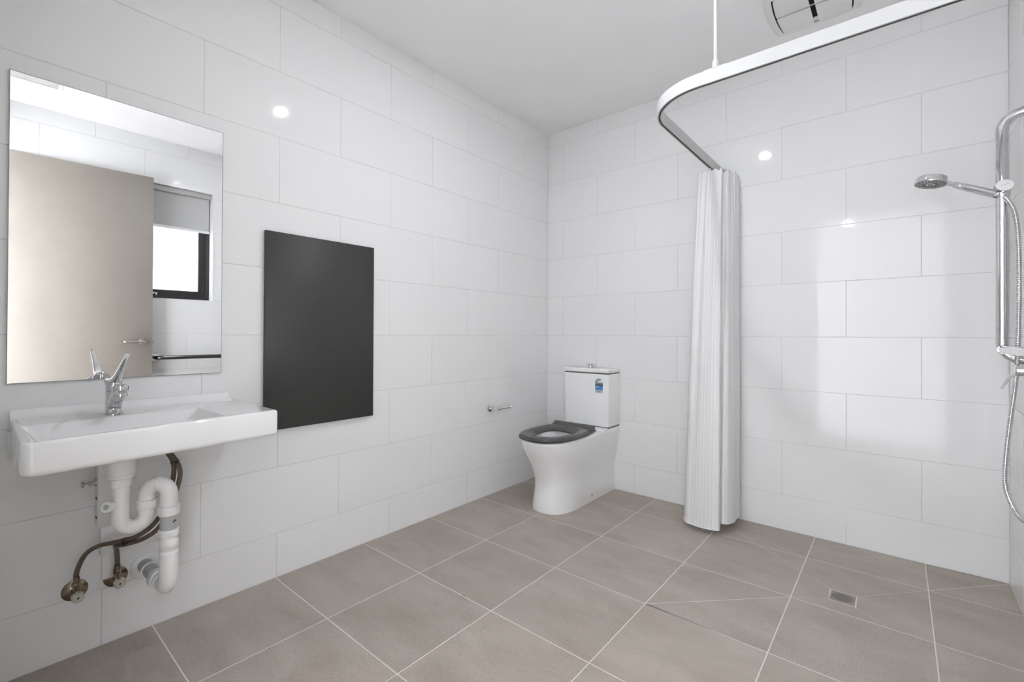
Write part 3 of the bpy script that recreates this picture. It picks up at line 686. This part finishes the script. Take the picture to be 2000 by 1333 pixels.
# ------------------------------------------------------------------ toilet
def toilet():
    cx = 0.4625
    t = thing('toilet', 'white toilet suite with an open charcoal seat in the corner', 'toilet', (cx, -0.4, 0))
    def dring(w, f, z, sl, back=-0.004, n=28, e=2.5):
        """D-shaped ring: straight sides, rounded front; sl = y where the curve starts"""
        pts = [(cx-w, back, z)]
        for k in range(3): pts.append((cx-w, back+(sl-back)*(k+1)/4, z))
        for k in range(n+1):
            a = PI*k/n; c, s = math.cos(a), math.sin(a)
            pts.append((cx-w*math.copysign(abs(c)**(2/e), c), sl+(f-sl)*abs(s)**(2/e), z))
        for k in range(3): pts.append((cx+w, back+(sl-back)*(3-k)/4, z))
        pts.append((cx+w, back, z)); return pts
    R = []
    # (half width, front, z, start of curve)
    for w, f, z, sl in ((0.140, -0.706, 0.0, -0.50), (0.141, -0.708, 0.02, -0.50), (0.138, -0.695, 0.09, -0.48), (0.137, -0.688, 0.15, -0.46), (0.139, -0.690, 0.19, -0.45), (0.145, -0.702, 0.235, -0.46),
                        (0.155, -0.726, 0.29, -0.48), (0.165, -0.757, 0.345, -0.50), (0.173, -0.788, 0.40, -0.52), (0.176, -0.803, 0.435, -0.53), (0.176, -0.806, 0.446, -0.53), (0.173, -0.803, 0.4535, -0.53), (0.168, -0.798, 0.456, -0.53)):
        R.append(dring(w, f, z, sl))
    # pan rim to bowl opening
    def oring(wx, y0, y1, z):
        m = len(R[0]); out = []; yc = (y0+y1)/2; ry = (y1-y0)/2
        for p in R[-1]:
            a = math.atan2((p[1]-yc)/ry if abs(ry) > 1e-6 else 0, (p[0]-cx)/wx) ; out.append((cx+wx*math.cos(a), yc+ry*math.sin(a), z))
        return out
    R.append(oring(0.118, -0.752, -0.40, 0.456)); R.append(oring(0.112, -0.746, -0.405, 0.448)); R.append(oring(0.122, -0.755, -0.40, 0.415))
    R.append(oring(0.105, -0.73, -0.42, 0.34)); R.append(oring(0.065, -0.66, -0.46, 0.26)); R.append(oring(0.03, -0.60, -0.52, 0.235))
    MB().loft(R).build('pan', 'ceramic', t, angle=50)
    MB().add(oring(0.07, -0.665, -0.455, 0.268), [tuple(range(len(R[0])))]).build('water', 'water', t, smooth=False)
    # raised shelf that carries the cistern
    link('cistern_shelf', rbox_mesh('cistern_shelf', cx-0.174, cx+0.174, -0.235, -0.004, 0.452, 0.4665, 0.006, 3), 'ceramic', t)
    # cistern and lid
    cis = link('cistern', rbox_mesh('cistern', cx-0.1785, cx+0.1785, -0.172, -0.003, 0.4695, 0.841, 0.008, 4), 'ceramic', t)
    MB().box(cx-0.176, cx+0.176, -0.170, -0.006, 0.462, 0.472).build('gasket', 'spray_grey', t, smooth=False)
    MB().box(cx-0.1775, cx+0.1775, -0.171, -0.006, 0.834, 0.8455).build('lid_gap_shade', 'spray_grey', t, smooth=False)  # dark strip painting the shade between cistern and lid
    lid = link('cistern_lid', rbox_mesh('cistern_lid', cx-0.181, cx+0.181, -0.1755, -0.003, 0.8445, 0.873, 0.007, 4), 'ceramic', t)
    MB().lathe([(0.019, 0.870), (0.019, 0.874), (0.017, 0.875), (0.017, 0.890), (0.030, 0.896), (0.031, 0.8985), (0.026, 0.9015), (0.0, 0.903)], (0.452, -0.088, 0), n=32).build('flush_button', 'chrome', t)
    M = Matrix.Translation((cx+0.1811, -0.150, 0.8565)) @ Matrix.Rotation(PI/2, 4, 'Z') @ Matrix.Rotation(PI/2, 4, 'X')
    link('lettering', text_mesh('lettering', 'caroma', 0.008, M), 'ink', t)
    # seat: ring with rounded edge, open in the middle, hinge block at the back
    def seat_ring(w, f, b, z, e=2.6, n=64, wb=None):
        out = []
        yc, wb = -0.53, (wb or w)
        for k in range(n):
            a = 2*PI*k/n; c, s = math.cos(a), math.sin(a)
            ry = (yc-f) if s < 0 else (b-yc)
            out.append((cx+(w if s < 0 else w)*math.copysign(abs(c)**(2/e), c), yc+ry*math.copysign(abs(s)**(2/(e if s < 0 else 4.0)), s), z))
        return out
    o = []
    Z0 = 0.461
    O = lambda d, z: seat_ring(0.186-d, -0.822+d, -0.335-d*0.5, z)
    I = lambda d, z: seat_ring(0.103+d, -0.716-d, -0.452+d, z, 2.2)
    b = MB(); rr = [O(0.014, Z0), O(0.004, Z0+0.002), O(0.0, Z0+0.008), O(0.001, Z0+0.017), O(0.007, Z0+0.024), O(0.018, Z0+0.0275), O(0.034, Z0+0.0265), I(0.022, Z0+0.021), I(0.008, Z0+0.012), I(0.0, Z0+0.006), I(0.0, Z0+0.001), I(0.004, Z0)]
    b.loft(rr, False, False); m = len(rr); n = 64
    b.f += [((m-1)*n+i, (m-1)*n+(i+1) % n, (i+1) % n, i) for i in range(n)]
    st = b.build('seat', 'seat_plastic', t, 'charcoal open seat ring without a lid', angle=50)
    hb = MB(); prof = [(-0.375, Z0+0.020), (-0.352, Z0+0.030), (-0.335, Z0+0.042), (-0.322, Z0+0.044), (-0.306, Z0+0.042), (-0.300, Z0+0.034), (-0.300, Z0+0.003), (-0.375, Z0+0.003)]
    hb.loft([[(xx, y, z) for y, z in prof] for xx in (cx-0.158, cx+0.158)]); hb.build('hinge_bar', 'seat_plastic', t, angle=40, bevel=(0.0015, 2))
    for s in (-1, 1):
        MB().cyl((cx+s*0.158, -0.316, Z0+0.026), (cx+s*0.163, -0.316, Z0+0.026), 0.011, n=20).build('hinge_cap', 'chrome', t)
        MB().cyl((cx+s*0.10, -0.316, 0.455), (cx+s*0.10, -0.316, Z0+0.010), 0.012, n=16).build('hinge_post', 'chrome', t)
    for (sx, yy) in ((-0.12, -0.72), (0.12, -0.72), (-0.14, -0.45), (0.14, -0.45)):
        MB().box(cx+sx-0.012, cx+sx+0.012, yy-0.012, yy+0.012, 0.4555, 0.4635).build('bumper', 'plastic_white', t, bevel=(0.002, 2))
    # caps on the pan side
    MB().lathe([(0.011, 0), (0.011, 0.002), (0.009, 0.004), (0.0, 0.0045)], (cx+0.1385, -0.085, 0.175), (1, 0, 0), n=20).build('side_cap', 'ceramic', t)
    MB().lathe([(0.0075, 0), (0.0075, 0.002), (0.006, 0.0035), (0.0, 0.004)], (cx+0.1395, -0.325, 0.042), (1, 0, 0), n=16).build('fixing_screw', 'chrome', t)
    # water rating label on the cistern face
    ly = -0.1722; lx0, lx1, lz0, lz1 = 0.5385, 0.5985, 0.705, 0.806
    lw = lx1-lx0; cxx = (lx0+lx1)/2
    st = MB(); rad = lw/2; zc = 0.776; poly = [(lx0, lz0), (lx1, lz0)]+[(cxx+rad*math.cos(PI*k/24), zc+rad*math.sin(PI*k/24)) for k in range(25)]
    st.loft([[(px, ly+0.0002, pz) for px, pz in poly], [(px, ly-0.0002, pz) for px, pz in poly]])
    lab = st.build('rating_label', 'paper_white', t, 'blue and white water rating sticker', smooth=False)
    def flat(name, poly, m, d=0.0004):
        b = MB().loft([[(px, ly, pz) for px, pz in poly], [(px, ly-d, pz) for px, pz in poly]]); return b.build(name, m, lab, smooth=False)
    R0, R1 = rad*0.98, rad*0.52; a0, a1 = PI*1.02, PI*0.33
    arc = [(cxx+R0*math.cos(a0+(a1-a0)*k/20), zc+R0*math.sin(a0+(a1-a0)*k/20)) for k in range(21)]+[(cxx+R1*math.cos(a1+(a0-a1)*k/20), zc+R1*math.sin(a1+(a0-a1)*k/20)) for k in range(21)]
    flat('star_arc', arc, 'label_blue')
    for k in range(4):
        a = PI*(0.93-0.165*k); ox, oz = cxx+rad*0.75*math.cos(a), zc+rad*0.75*math.sin(a)
        flat('star', [(ox+(0.0052 if q % 2 == 0 else 0.0026)*math.sin(2*PI*q/12), oz+(0.0052 if q % 2 == 0 else 0.0026)*math.cos(2*PI*q/12)) for q in range(12)], 'paper_white', 0.0006)
    flat('title_band', [(lx0, 0.757), (lx1, 0.757), (lx1, 0.777), (lx0, 0.777)], 'label_black')
    flat('value_band', [(lx0, 0.729), (lx1, 0.729), (lx1, 0.757), (lx0, 0.757)], 'label_blue_bright')
    flat('text_band', [(lx0, 0.7055), (lx1, 0.7055), (lx1, 0.729), (lx0, 0.729)], 'label_pale')
    def tx(body, size, px, pz, m, bold=0):
        M = Matrix.Translation((px, ly-0.0005, pz)) @ Matrix.Rotation(PI/2, 4, 'X'); link('lettering', text_mesh('lettering', body, size, M, bold=bold), m, lab)
    tx('WATER RATING', 0.0085, cxx, 0.7705, 'paper_white')
    tx('3.2', 0.019, lx0+0.0145, 0.7455, 'paper_white', 0.0004); tx('litres', 0.0072, lx0+0.0335, 0.748, 'label_pale'); tx('per flush', 0.0072, lx1-0.0135, 0.741, 'paper_white')
    for (a, b, z, hh, m) in ((0.006, 0.054, 0.7615, 0.0016, 'label_pale'), (0.005, 0.055, 0.7245, 0.0018, 'ink'), (0.012, 0.048, 0.7180, 0.0020, 'ink'), (0.022, 0.038, 0.7110, 0.0020, 'ink')):
        flat('print_line', [(lx0+a, z-hh/2), (lx0+b, z-hh/2), (lx0+b, z+hh/2), (lx0+a, z+hh/2)], m, 0.0006)
toilet()

# toilet roll holder
t = thing('toilet_roll_holder', 'empty chrome toilet roll holder on the wall beside the toilet', 'roll holder', (0.0, -0.678, 0.599))
MB().lathe([(0.0, 0.0), (0.0245, 0.0), (0.0245, 0.007), (0.0225, 0.010), (0.012, 0.011), (0.0, 0.011)], (0.0, -0.681, 0.599), (1, 0, 0)).build('wall_rose', 'chrome', t)
MB().cyl((0.009, -0.681, 0.599), (0.074, -0.681, 0.599), 0.0105, n=22).build('post', 'chrome', t)
a = MB().cyl((0.064, -0.681, 0.599), (0.064, -0.535, 0.599), 0.0085, n=20).build('arm', 'chrome', t)
MB().lathe([(0.0085, 0), (0.011, 0.002), (0.011, 0.007), (0.009, 0.009), (0.0, 0.0095)], (0.064, -0.537, 0.599), (0, 1, 0), n=22).build('end_stop', 'chrome', t)

# ------------------------------------------------------------------ shower curtain, track
TX, TY, TZ = 1.335, -1.18, 2.085
def track():
    t = thing('curtain_track', 'white L-shaped shower curtain track hung below the ceiling', 'curtain track', (TX, TY, TZ))
    def profile_sweep(section, m, name):
        path = fillet([(TX, -0.002, TZ), (TX, TY, TZ), (XR-0.001, TY, TZ)], 0.235, 20)
        rings = []
        for i, p in enumerate(path):
            d = (path[min(i+1, len(path)-1)]-path[max(i-1, 0)]).normalized(); s = Vector((d.y, -d.x, 0))
            rings.append([p+s*u+Vector((0, 0, v)) for u, v in section])
        return MB().loft(rings).build(name, m, t, angle=30)
    # channel: two cheeks, top web, lips each side of a black strip painting shade into the dark slot
    profile_sweep([(-0.011, 0), (-0.011, 0.050), (0.011, 0.050), (0.011, 0.0), (0.0042, 0.0), (0.0042, 0.004), (0.008, 0.005), (0.008, 0.014), (-0.008, 0.014), (-0.008, 0.005), (-0.0042, 0.004), (-0.0042, 0.0)], 'track_white', 'channel')
    profile_sweep([(-0.0042, -0.0006), (-0.0042, 0.0035), (0.0042, 0.0035), (0.0042, -0.0006)], 'black_rubber_and_shade', 'slot_shade')
    rx = 1.634
    MB().cyl((rx, TY, 2.158), (rx, TY, ZC), 0.0075, n=20).build('drop_rod', 'track_white', t)
    MB().lathe([(0.0125, 2.136), (0.0125, 2.160), (0.009, 2.170), (0.0075, 2.171)], (rx, TY, 0), n=22).build('rod_socket', 'track_white', t)
    MB().box(rx-0.042, rx+0.042, TY-0.009, TY+0.009, 2.134, 2.139).build('saddle', 'track_white', t, bevel=(0.001, 2))
    MB().lathe([(0.03, ZC-0.006), (0.03, ZC-0.0005), (0.0075, ZC-0.0005), (0.0075, ZC-0.010)], (rx, TY, 0), n=24, cap=False).build('ceiling_rose', 'track_white', t)
    link('end_flange', rbox_mesh('end_flange', TX-0.02, TX+0.02, -0.008, -0.001, TZ-0.006, TZ+0.06, 0.002, 2), 'track_white', t)
    return t
track()

def curtain():
    t = thing('shower_curtain', 'white striped fabric shower curtain gathered against the back wall', 'curtain', (1.35, -0.2, 0.03))
    # plan outlines, same order of folds at the top and at the bottom
    topP = [(1.286, -0.030), (1.262, -0.120), (1.262, -0.215), (1.272, -0.238), (1.300, -0.222), (1.325, -0.245), (1.352, -0.238), (1.378, -0.246), (1.392, -0.225), (1.386, -0.180), (1.400, -0.172), (1.408, -0.185), (1.418, -0.160), (1.424, -0.120), (1.432, -0.105), (1.436, -0.060), (1.430, -0.020), (1.390, -0.060), (1.372, -0.140), (1.350, -0.045), (1.330, -0.130), (1.318, -0.025)]
    botP = [(1.185, -0.045), (1.172, -0.130), (1.196, -0.270), (1.226, -0.334), (1.262, -0.345), (1.302, -0.356), (1.340, -0.362), (1.380, -0.362), (1.414, -0.350), (1.402, -0.290), (1.416, -0.300), (1.434, -0.292), (1.450, -0.262), (1.458, -0.205), (1.452, -0.160), (1.458, -0.095), (1.442, -0.045), (1.410, -0.085), (1.375, -0.200), (1.335, -0.070), (1.290, -0.200), (1.240, -0.050)]
    per = 9
    A = smooth_path([(x, y, 0) for x, y in topP], per); Bm = smooth_path([(x, y, 0) for x, y in botP], per)
    n = len(A); nz = 70; zt = 2.083
    L = [0.0]
    for i in range(1, n): L.append(L[-1]+(Bm[i]-Bm[i-1]).length)
    rnd = random.Random(3)
    creases = [(0.075, 0.004), (0.135, 0.003), (0.31, 0.0045), (0.42, 0.005), (0.53, 0.006), (0.595, 0.005), (0.66, 0.004), (0.72, 0.0055), (0.82, 0.004), (0.93, 0.003)]
    vs = []; uv = []
    for k in range(nz+1):
        s = k/nz                                # 0 top, 1 bottom
        w = s**0.8*0.92+0.08*s
        for i in range(n):
            p = A[i].lerp(Bm[i], w); q = A[min(i+1, n-1)].lerp(Bm[min(i+1, n-1)], w)-A[max(i-1, 0)].lerp(Bm[max(i-1, 0)], w)
            nr = Vector((q.y, -q.x, 0)); nr = nr.normalized() if nr.length > 1e-6 else Vector((0, -1, 0))
            u = L[i]
            d = 0.0022*math.sin(u*2*PI/0.061+1.3)*(1-0.75*s)+0.0011*math.sin(u*2*PI/0.037+5*s)*(1-s)
            for cs, am in creases:              # packing creases across the cloth
                ww = (s-cs-0.006*math.sin(u*9+cs*40))/0.006
                d += am*0.5*math.exp(-ww*ww)*(0.55+0.45*math.sin(u*23+cs*77))
            hem = 0.010*math.sin(u*11.0)*s if False else 0.0
            zb = 0.038+0.022*max(0, min(1, (u-L[n*9//22])/0.05)) if False else 0.036
            if botP: 
                fr = i/(n-1); zb = 0.034 + (0.020 if fr > 0.43 else 0.0) + 0.006*math.sin(u*14)
            ztop = zt - (0.004+0.004*math.sin(u*2*PI/0.05)) - 0.012*abs(math.sin(i*PI/(per*2)))
            z = ztop+(zb-ztop)*s
            pp = p+nr*d; vs.append((pp.x, min(pp.y, -0.006), z)); uv.append((u, z))
    fs = [(k*n+i, (k+1)*n+i, (k+1)*n+i+1, k*n+i+1) for k in range(nz) for i in range(n-1)]
    def cloth(name, k0, k1, off=0.0):
        f2 = [f for kk, f in enumerate(fs) if k0 <= kk//(n-1) < k1]
        used = sorted({i for f in f2 for i in f}); mp = {a: b for b, a in enumerate(used)}
        me = bpy.data.meshes.new(name); me.from_pydata([vs[i] for i in used], [], [tuple(mp[i] for i in f) for f in f2])
        ul = me.uv_layers.new(name='UVMap')
        for lp in me.loops: ul.data[lp.index].uv = uv[used[lp.vertex_index]]
        me.polygons.foreach_set('use_smooth', [True]*len(me.polygons)); me.materials.append(MATS['curtain_cloth'])
        return link(name, me, None, t)
    cloth('cloth', 2, nz)
    cloth('heading_tape', 0, 2)
    # rolled hem along the bottom
    hp = [Vector(vs[nz*n+i])+Vector((0, 0, 0.002)) for i in range(0, n)]
    hm = MB().tube(hp, 0.0032, 6); me = hm.mesh('hem', angle=60); me.materials.append(MATS['trim_white']); link('hem', me, None, t)
    # gliders in the track
    for k in range(8):
        y = -0.025-0.031*k
        MB().box(TX-0.0022, TX+0.0022, y-0.004, y+0.004, 2.070, 2.0895).build('glider', 'plastic_white', t, smooth=False)
curtain()

# ------------------------------------------------------------------ exhaust fan
def fan():
    cx, cy = 1.853, -0.400; zt = ZC
    t = thing('exhaust_fan', 'square white exhaust fan with cross slots in the ceiling', 'fan', (cx, cy, zt))
    def bowed(hw, bow, z, n=14):
        c = [(-hw, -hw), (hw, -hw), (hw, hw), (-hw, hw)]; out = []
        for i in range(4):
            a, b = Vector((*c[i], 0)), Vector((*c[(i+1) % 4], 0)); d = (b-a).normalized(); nr = Vector((d.y, -d.x, 0))
            for k in range(n):
                s = k/n; p = a.lerp(b, s)+nr*(bow*4*s*(1-s)); out.append((cx+p.x, cy+p.y, z))
        return out
    b = MB(); b.loft([bowed(0.178, 0.018, zt), bowed(0.178, 0.018, zt-0.004), bowed(0.165, 0.016, zt-0.012), bowed(0.156, 0.012, zt-0.014), bowed(0.150, 0.010, zt-0.012), bowed(0.150, 0.010, zt-0.002)], False, False)
    b.build('surround', 'plastic_white', t, angle=30)
    MB().loft([bowed(0.151, 0.010, zt-0.0015), bowed(0.151, 0.010, zt-0.0005)]).build('throat_shade', 'void_shade', t, smooth=False)  # black sheet paints the shaded hollow behind the petals
    # four petals, parted by a cross of slots (narrow one way, wide the other)
    gx, gy = 0.0105, 0.0065
    for sx in (-1, 1):
        for sy in (-1, 1):
            P = []
            n = 10; hw = 0.144; bow = 0.008
            P.append((gx, gy)); 
            P += [(hw*0+gx+(hw-gx)*k/n, gy) for k in range(1, n)]
            P += [(hw+bow*(1-(k/n)**2), gy+(hw-gy)*k/n) for k in range(n+1)]
            P += [(hw+bow*0-(hw-gx)*k/n, hw+bow*(1-(1-k/n)**2)) for k in range(1, n+1)]
            P += [(gx, hw+bow-(hw+bow-gy)*k/n) for k in range(1, n)]
            P = [(cx+sx*x, cy+sy*y) for x, y in P]
            MB().loft([[(x, y, zt-0.009) for x, y in P], [(x, y, zt-0.016) for x, y in P]]).build('grille_petal', 'plastic_white', t, smooth=False)
    br = MB(); br.box(cx-0.03, cx+0.05, cy-0.0045, cy+0.0045, zt-0.012, zt-0.009); br.build('bridge', 'plastic_grey', t, smooth=False)
    for xx in (-0.125, -0.045, 0.07):
        MB().box(cx+xx-0.0012, cx+xx+0.0012, cy-0.0045, cy+0.0045, zt-0.013, zt-0.003).build('spacer', 'plastic_white', t, smooth=False)
    MB().box(cx-0.0105, cx+0.0105, cy+0.118, cy+0.140, zt-0.012, zt-0.004).build('clip', 'plastic_white', t, smooth=False)
    for k in range(2):
        MB().box(cx-0.1745+0.003*k, cx-0.1725+0.003*k, cy+0.012-0.012*k, cy+0.018-0.012*k, zt-0.0085, zt-0.0065).build('printed_mark', 'plastic_grey', t, smooth=False)
fan()
# ceiling access panel seen at the top of the mirror
t = thing('ceiling_access_panel', 'flat white access panel on the ceiling, at the top edge of the mirror', 'access panel', (1.87, -2.84, ZC))
link('panel', rbox_mesh('panel', 1.68, 2.085, -3.02, -2.645, ZC-0.006, ZC-0.0005, 0.001, 1), 'plastic_white', t)
ring = MB()
for q in ((1.66, 2.105, -3.04, -3.02), (1.66, 2.105, -2.645, -2.625), (1.66, 1.68, -3.02, -2.645), (2.085, 2.105, -3.02, -2.645)): ring.box(*q, ZC-0.009, ZC-0.0005)
ring.build('frame', 'trim_white', t, smooth=False)

# ------------------------------------------------------------------ roller blind
def blind():
    x = XR+0.045
    t = thing('roller_blind', 'grey roller blind drawn part way down the window', 'blind', (x, (w0+w1)/2, 2.02))
    MB().box(x-0.024, x+0.03, w0+0.016, w1-0.016, 2.312, 2.354).build('pelmet', 'blind_cloth', t, bevel=(0.003, 2))
    MB().box(x, x+0.002, w0+0.03, w1-0.028, 2.024, 2.33).build('cloth', 'blind_cloth', t, smooth=False)
    MB().box(x-0.004, x+0.006, w0+0.03, w1-0.026, 2.004, 2.026).build('bottom_bar', 'trim_white', t, bevel=(0.002, 2))
    ch = MB(); yy = w1-0.018
    MB().tube([(x-0.018, yy, 2.33), (x-0.018, yy+0.001, 1.9), (x-0.018, yy, 1.62)], 0.0014, 6).build('chain', 'trim_white', t)
    link('chain_guide', rbox_mesh('chain_guide', x-0.024, x-0.012, yy-0.004, yy+0.006, 1.60, 1.64, 0.002, 2), 'trim_white', t)
blind()

# ------------------------------------------------------------------ grab rails and shower
def rail(name, label, pts, rad, fl, r=0.016, mname='chrome', cat='grab rail'):
    t = thing(name, label, cat, fl[0][0])
    MB().tube(fillet(pts, rad, 12), r, 24).build('bar', mname, t, angle=60)
    for o, ax in fl:
        MB().lathe([(0.0165, 0.012), (0.030, 0.011), (0.038, 0.007), (0.040, 0.0), (0.01, 0.0)], o, ax, n=32).build('flange', 'chrome', t)
    return t
rx = XR-0.070
rail('grab_rail', 'straight steel grab rail low on the wall under the window, seen in the mirror',
     [(XR-0.001, -2.015, 0.908), (rx, -2.015, 0.908), (rx, -1.13, 0.908), (XR-0.001, -1.13, 0.908)], 0.045, [((XR, -2.015, 0.908), (-1, 0, 0)), ((XR, -1.13, 0.908), (-1, 0, 0))], mname='rail_dark_reflection')
rx, ry = 2.4805, -0.412
rl = rail('shower_grab_rail', 'polished upright grab rail that carries the hand shower', [(XR-0.001, ry, 1.982), (rx, ry, 1.972), (rx, ry, 1.030), (XR-0.001, ry, 1.018)], [0.062, 0.062], r=0.018, fl=
          [((XR, ry, 1.982), (-1, 0, 0)), ((XR, ry, 1.018), (-1, 0, 0))])
br = MB().tube(fillet([(rx, ry, 1.062), (rx, -0.98, 1.062), (XR-0.001, -0.98, 1.062)], 0.045), 0.0145, 22)
br.build('side_arm', 'chrome', rl)
MB().cyl((rx, ry-0.028, 1.062), (rx, ry-0.020, 1.062), 0.0163, n=24).build('weld_collar', 'chrome', rl)
MB().lathe([(0.0165, 0.012), (0.030, 0.011), (0.038, 0.007), (0.040, 0.0), (0.01, 0.0)], (XR, -0.98, 1.062), (-1, 0, 0), n=32).build('flange', 'chrome', rl)

def hand_shower():
    t = thing('hand_shower', 'chrome round hand shower held out from the upright rail', 'hand shower', (2.44, -0.43, 1.69))
    # slider on the rail
    hz = 1.682
    s = MB().cyl((rx, ry, hz-0.022), (rx, ry, hz+0.022), 0.0245, n=28); s.build('slider', 'chrome', t)
    ax = Vector((0.10, -0.93, 0.36)).normalized(); p0 = Vector((rx, ry, hz))+ax*0.018
    MB().lathe([(0.014, 0.0), (0.0185, 0.003), (0.0225, 0.016), (0.0235, 0.022)], p0, ax, n=32).build('slider_knob', 'chrome', t)
    kc = MB().lathe([(0.0245, 0.020), (0.0255, 0.023), (0.024, 0.0255), (0.0, 0.026)], p0, ax, n=36).build('knob_cap', 'plastic_white', t, 'white oval cap of the slider')
    u = Vector((1, 0, 0.42)); u = (u-ax*u.dot(ax)).normalized(); c = p0+ax*0.0262; w = ax.cross(u)
    b = MB(); q = [c+u*a+w*d for a, d in ((-0.013, -0.0009), (0.013, -0.0009), (0.013, 0.0009), (-0.013, 0.0009))]; b.loft([q, [p+ax*0.0004 for p in q]]); b.build('knob_mark', 'plastic_grey', t, smooth=False)
    # handle
    e0 = Vector((2.466, -0.425, 1.668)); e1 = Vector((2.348, -0.385, 1.742)); d = (e1-e0).normalized()
    MB().lathe([(0.0130, 0.0), (0.0158, 0.003), (0.0152, (e1-e0).length*0.6), (0.0138, (e1-e0).length-0.004), (0.0120, (e1-e0).length)], e0, d, n=28).build('handle', 'chrome', t)
    e2 = e1+d*0.024
    MB().cyl(e1-d*0.002, e2, 0.0085, 0.0095, n=24).build('neck', 'chrome', t)
    # head: disc tilted towards the room
    hc = Vector((2.2775, -0.370, 1.776)); hn = Vector((-0.16, -0.10, -1.0)).normalized()
    MB().lathe([(0.0, -0.016), (0.044, -0.0155), (0.0505, -0.013), (0.0525, -0.008), (0.0545, 0.012), (0.0535, 0.0145), (0.051, 0.015)], hc, hn, n=48).build('head', 'chrome', t)
    fc = MB().lathe([(0.0515, 0.0135), (0.0515, 0.0155), (0.030, 0.0160), (0.018, 0.0150), (0.0, 0.0150)], hc, hn, n=48).build('spray_face', 'spray_grey', t, 'dark spray face with pale nozzles')
    uu, vv = MB().frame(hn)
    nb = MB()
    for rr, cnt in ((0.045, 26), (0.038, 22), (0.031, 18), (0.012, 8)):
        for k in range(cnt):
            a = 2*PI*(k+0.5*(rr == 0.038))/cnt; p = hc+hn*0.0152+uu*rr*math.cos(a)+vv*rr*math.sin(a)
            nb.cyl(p, p+hn*0.0022, 0.0017, 0.0011, n=6)
    o = nb.build('nozzles', 'plastic_white', fc); o['kind'] = 'stuff'
    # hose
    H = thing('shower_hose', 'ribbed chrome shower hose hanging behind the upright rail', 'hose', (2.515, -0.42, 0.48))
    pts = [(2.487, -0.432, 1.655), (2.501, -0.436, 1.625), (2.514, -0.438, 1.575), (2.521, -0.436, 1.48), (2.523, -0.436, 1.35), (2.522, -0.436, 1.20), (2.520, -0.430, 1.07), (2.514, -0.425, 0.93), (2.503, -0.415, 0.80),
           (2.494, -0.405, 0.68), (2.490, -0.398, 0.60), (2.489, -0.400, 0.54), (2.494, -0.430, 0.495), (2.505, -0.490, 0.458), (2.515, -0.560, 0.448), (2.525, -0.630, 0.475), (2.530, -0.665, 0.56), (2.530, -0.67, 0.70), (2.528, -0.66, 0.90), (2.527, -0.655, 0.955)]
    sm = smooth_path(pts, 30); tot = [0]
    # resample evenly for the ribs
    for i in range(1, len(sm)): tot.append(tot[-1]+(sm[i]-sm[i-1]).length)
    step = 0.0024; out = []; j = 0; s = 0.0
    while s < tot[-1]:
        while tot[j+1] < s: j += 1
        tt = (s-tot[j])/(tot[j+1]-tot[j]); out.append(sm[j].lerp(sm[j+1], tt)); s += step
    rr = [0.0087 if i % 3 else 0.0058 for i in range(len(out))]
    MB().tube(out, rr, 10).build('hose_tube', 'chrome', H, angle=70)
    MB().cyl(pts[0], Vector(pts[0])+(Vector(pts[1])-Vector(pts[0])).normalized()*0.028, 0.0085, 0.0080, n=20).build('upper_ferrule', 'chrome', H)
hand_shower()

t = thing('shower_mixer', 'chrome shower mixer on the wall under the upright rail', 'shower mixer', (XR, -0.64, 0.985))
mx, my, mz = XR, -0.640, 0.992
MB().lathe([(0.0, 0.0), (0.042, 0.0), (0.042, 0.006), (0.038, 0.009), (0.022, 0.010)], (mx, my, mz), (-1, 0, 0)).build('wall_plate', 'chrome', t)
MB().lathe([(0.0195, 0.008), (0.0195, 0.040), (0.018, 0.042), (0.018, 0.045), (0.0195, 0.047), (0.0195, 0.066), (0.017, 0.069), (0.0, 0.070)], (mx, my, mz), (-1, 0, 0)).build('body', 'chrome', t)
MB().tube([(mx-0.058, my+0.010, mz-0.006), (mx-0.072, my+0.050, mz-0.022), (mx-0.078, my+0.185, mz-0.078)], [0.006, 0.0055, 0.0045], 14).build('lever', 'chrome', t)

# ------------------------------------------------------------------ floor waste
def drain():
    cx, cy = (DR['TL'][0]+DR['BR'][0])/2, (DR['TL'][1]+DR['BR'][1])/2; hw, hh = 0.0435, 0.0455
    t = thing('floor_drain', 'square metal floor drain with a round slotted grate in the shower', 'drain', (cx, cy, 0))
    n = 40; R = 0.038
    sq = []
    for i in range(n):
        a = 2*PI*i/n+PI/4; c, s = math.cos(a), math.sin(a); m = max(abs(c), abs(s)); sq.append((cx+hw*c/m, cy+hh*s/m))
    ci = [(cx+R*math.cos(2*PI*i/n+PI/4), cy+R*math.sin(2*PI*i/n+PI/4)) for i in range(n)]
    zt = 0.0003
    MB().loft([[(x, y, -0.0004) for x, y in sq], [(x, y, zt) for x, y in sq], [(x, y, zt) for x, y in ci], [(x, y, -0.0004) for x, y in ci]], False, False).build('frame', 'drain_metal', t, angle=30)
    MB().cyl((cx, cy, -0.00045), (cx, cy, -0.0003), R, n=40).build('sump_shade', 'void_shade', t, smooth=False)  # black disc painted as the shade below the bars
    MB().loft([[(cx+r*math.cos(2*PI*i/n), cy+r*math.sin(2*PI*i/n), z) for i in range(n)] for r, z in ((0.0365, -0.0003), (0.0365, zt), (0.0325, zt), (0.0325, -0.0003))], False, False).build('grate_rim', 'drain_metal', t, angle=30)
    for k in range(-4, 5):
        y = cy+k*0.0070; L = math.sqrt(max(0, 0.033**2-(k*0.0070)**2))
        MB().box(cx-L, cx+L, y-0.0019, y+0.0019, -0.0003, zt).build('grate_bar', 'drain_metal', t, smooth=False)
drain()
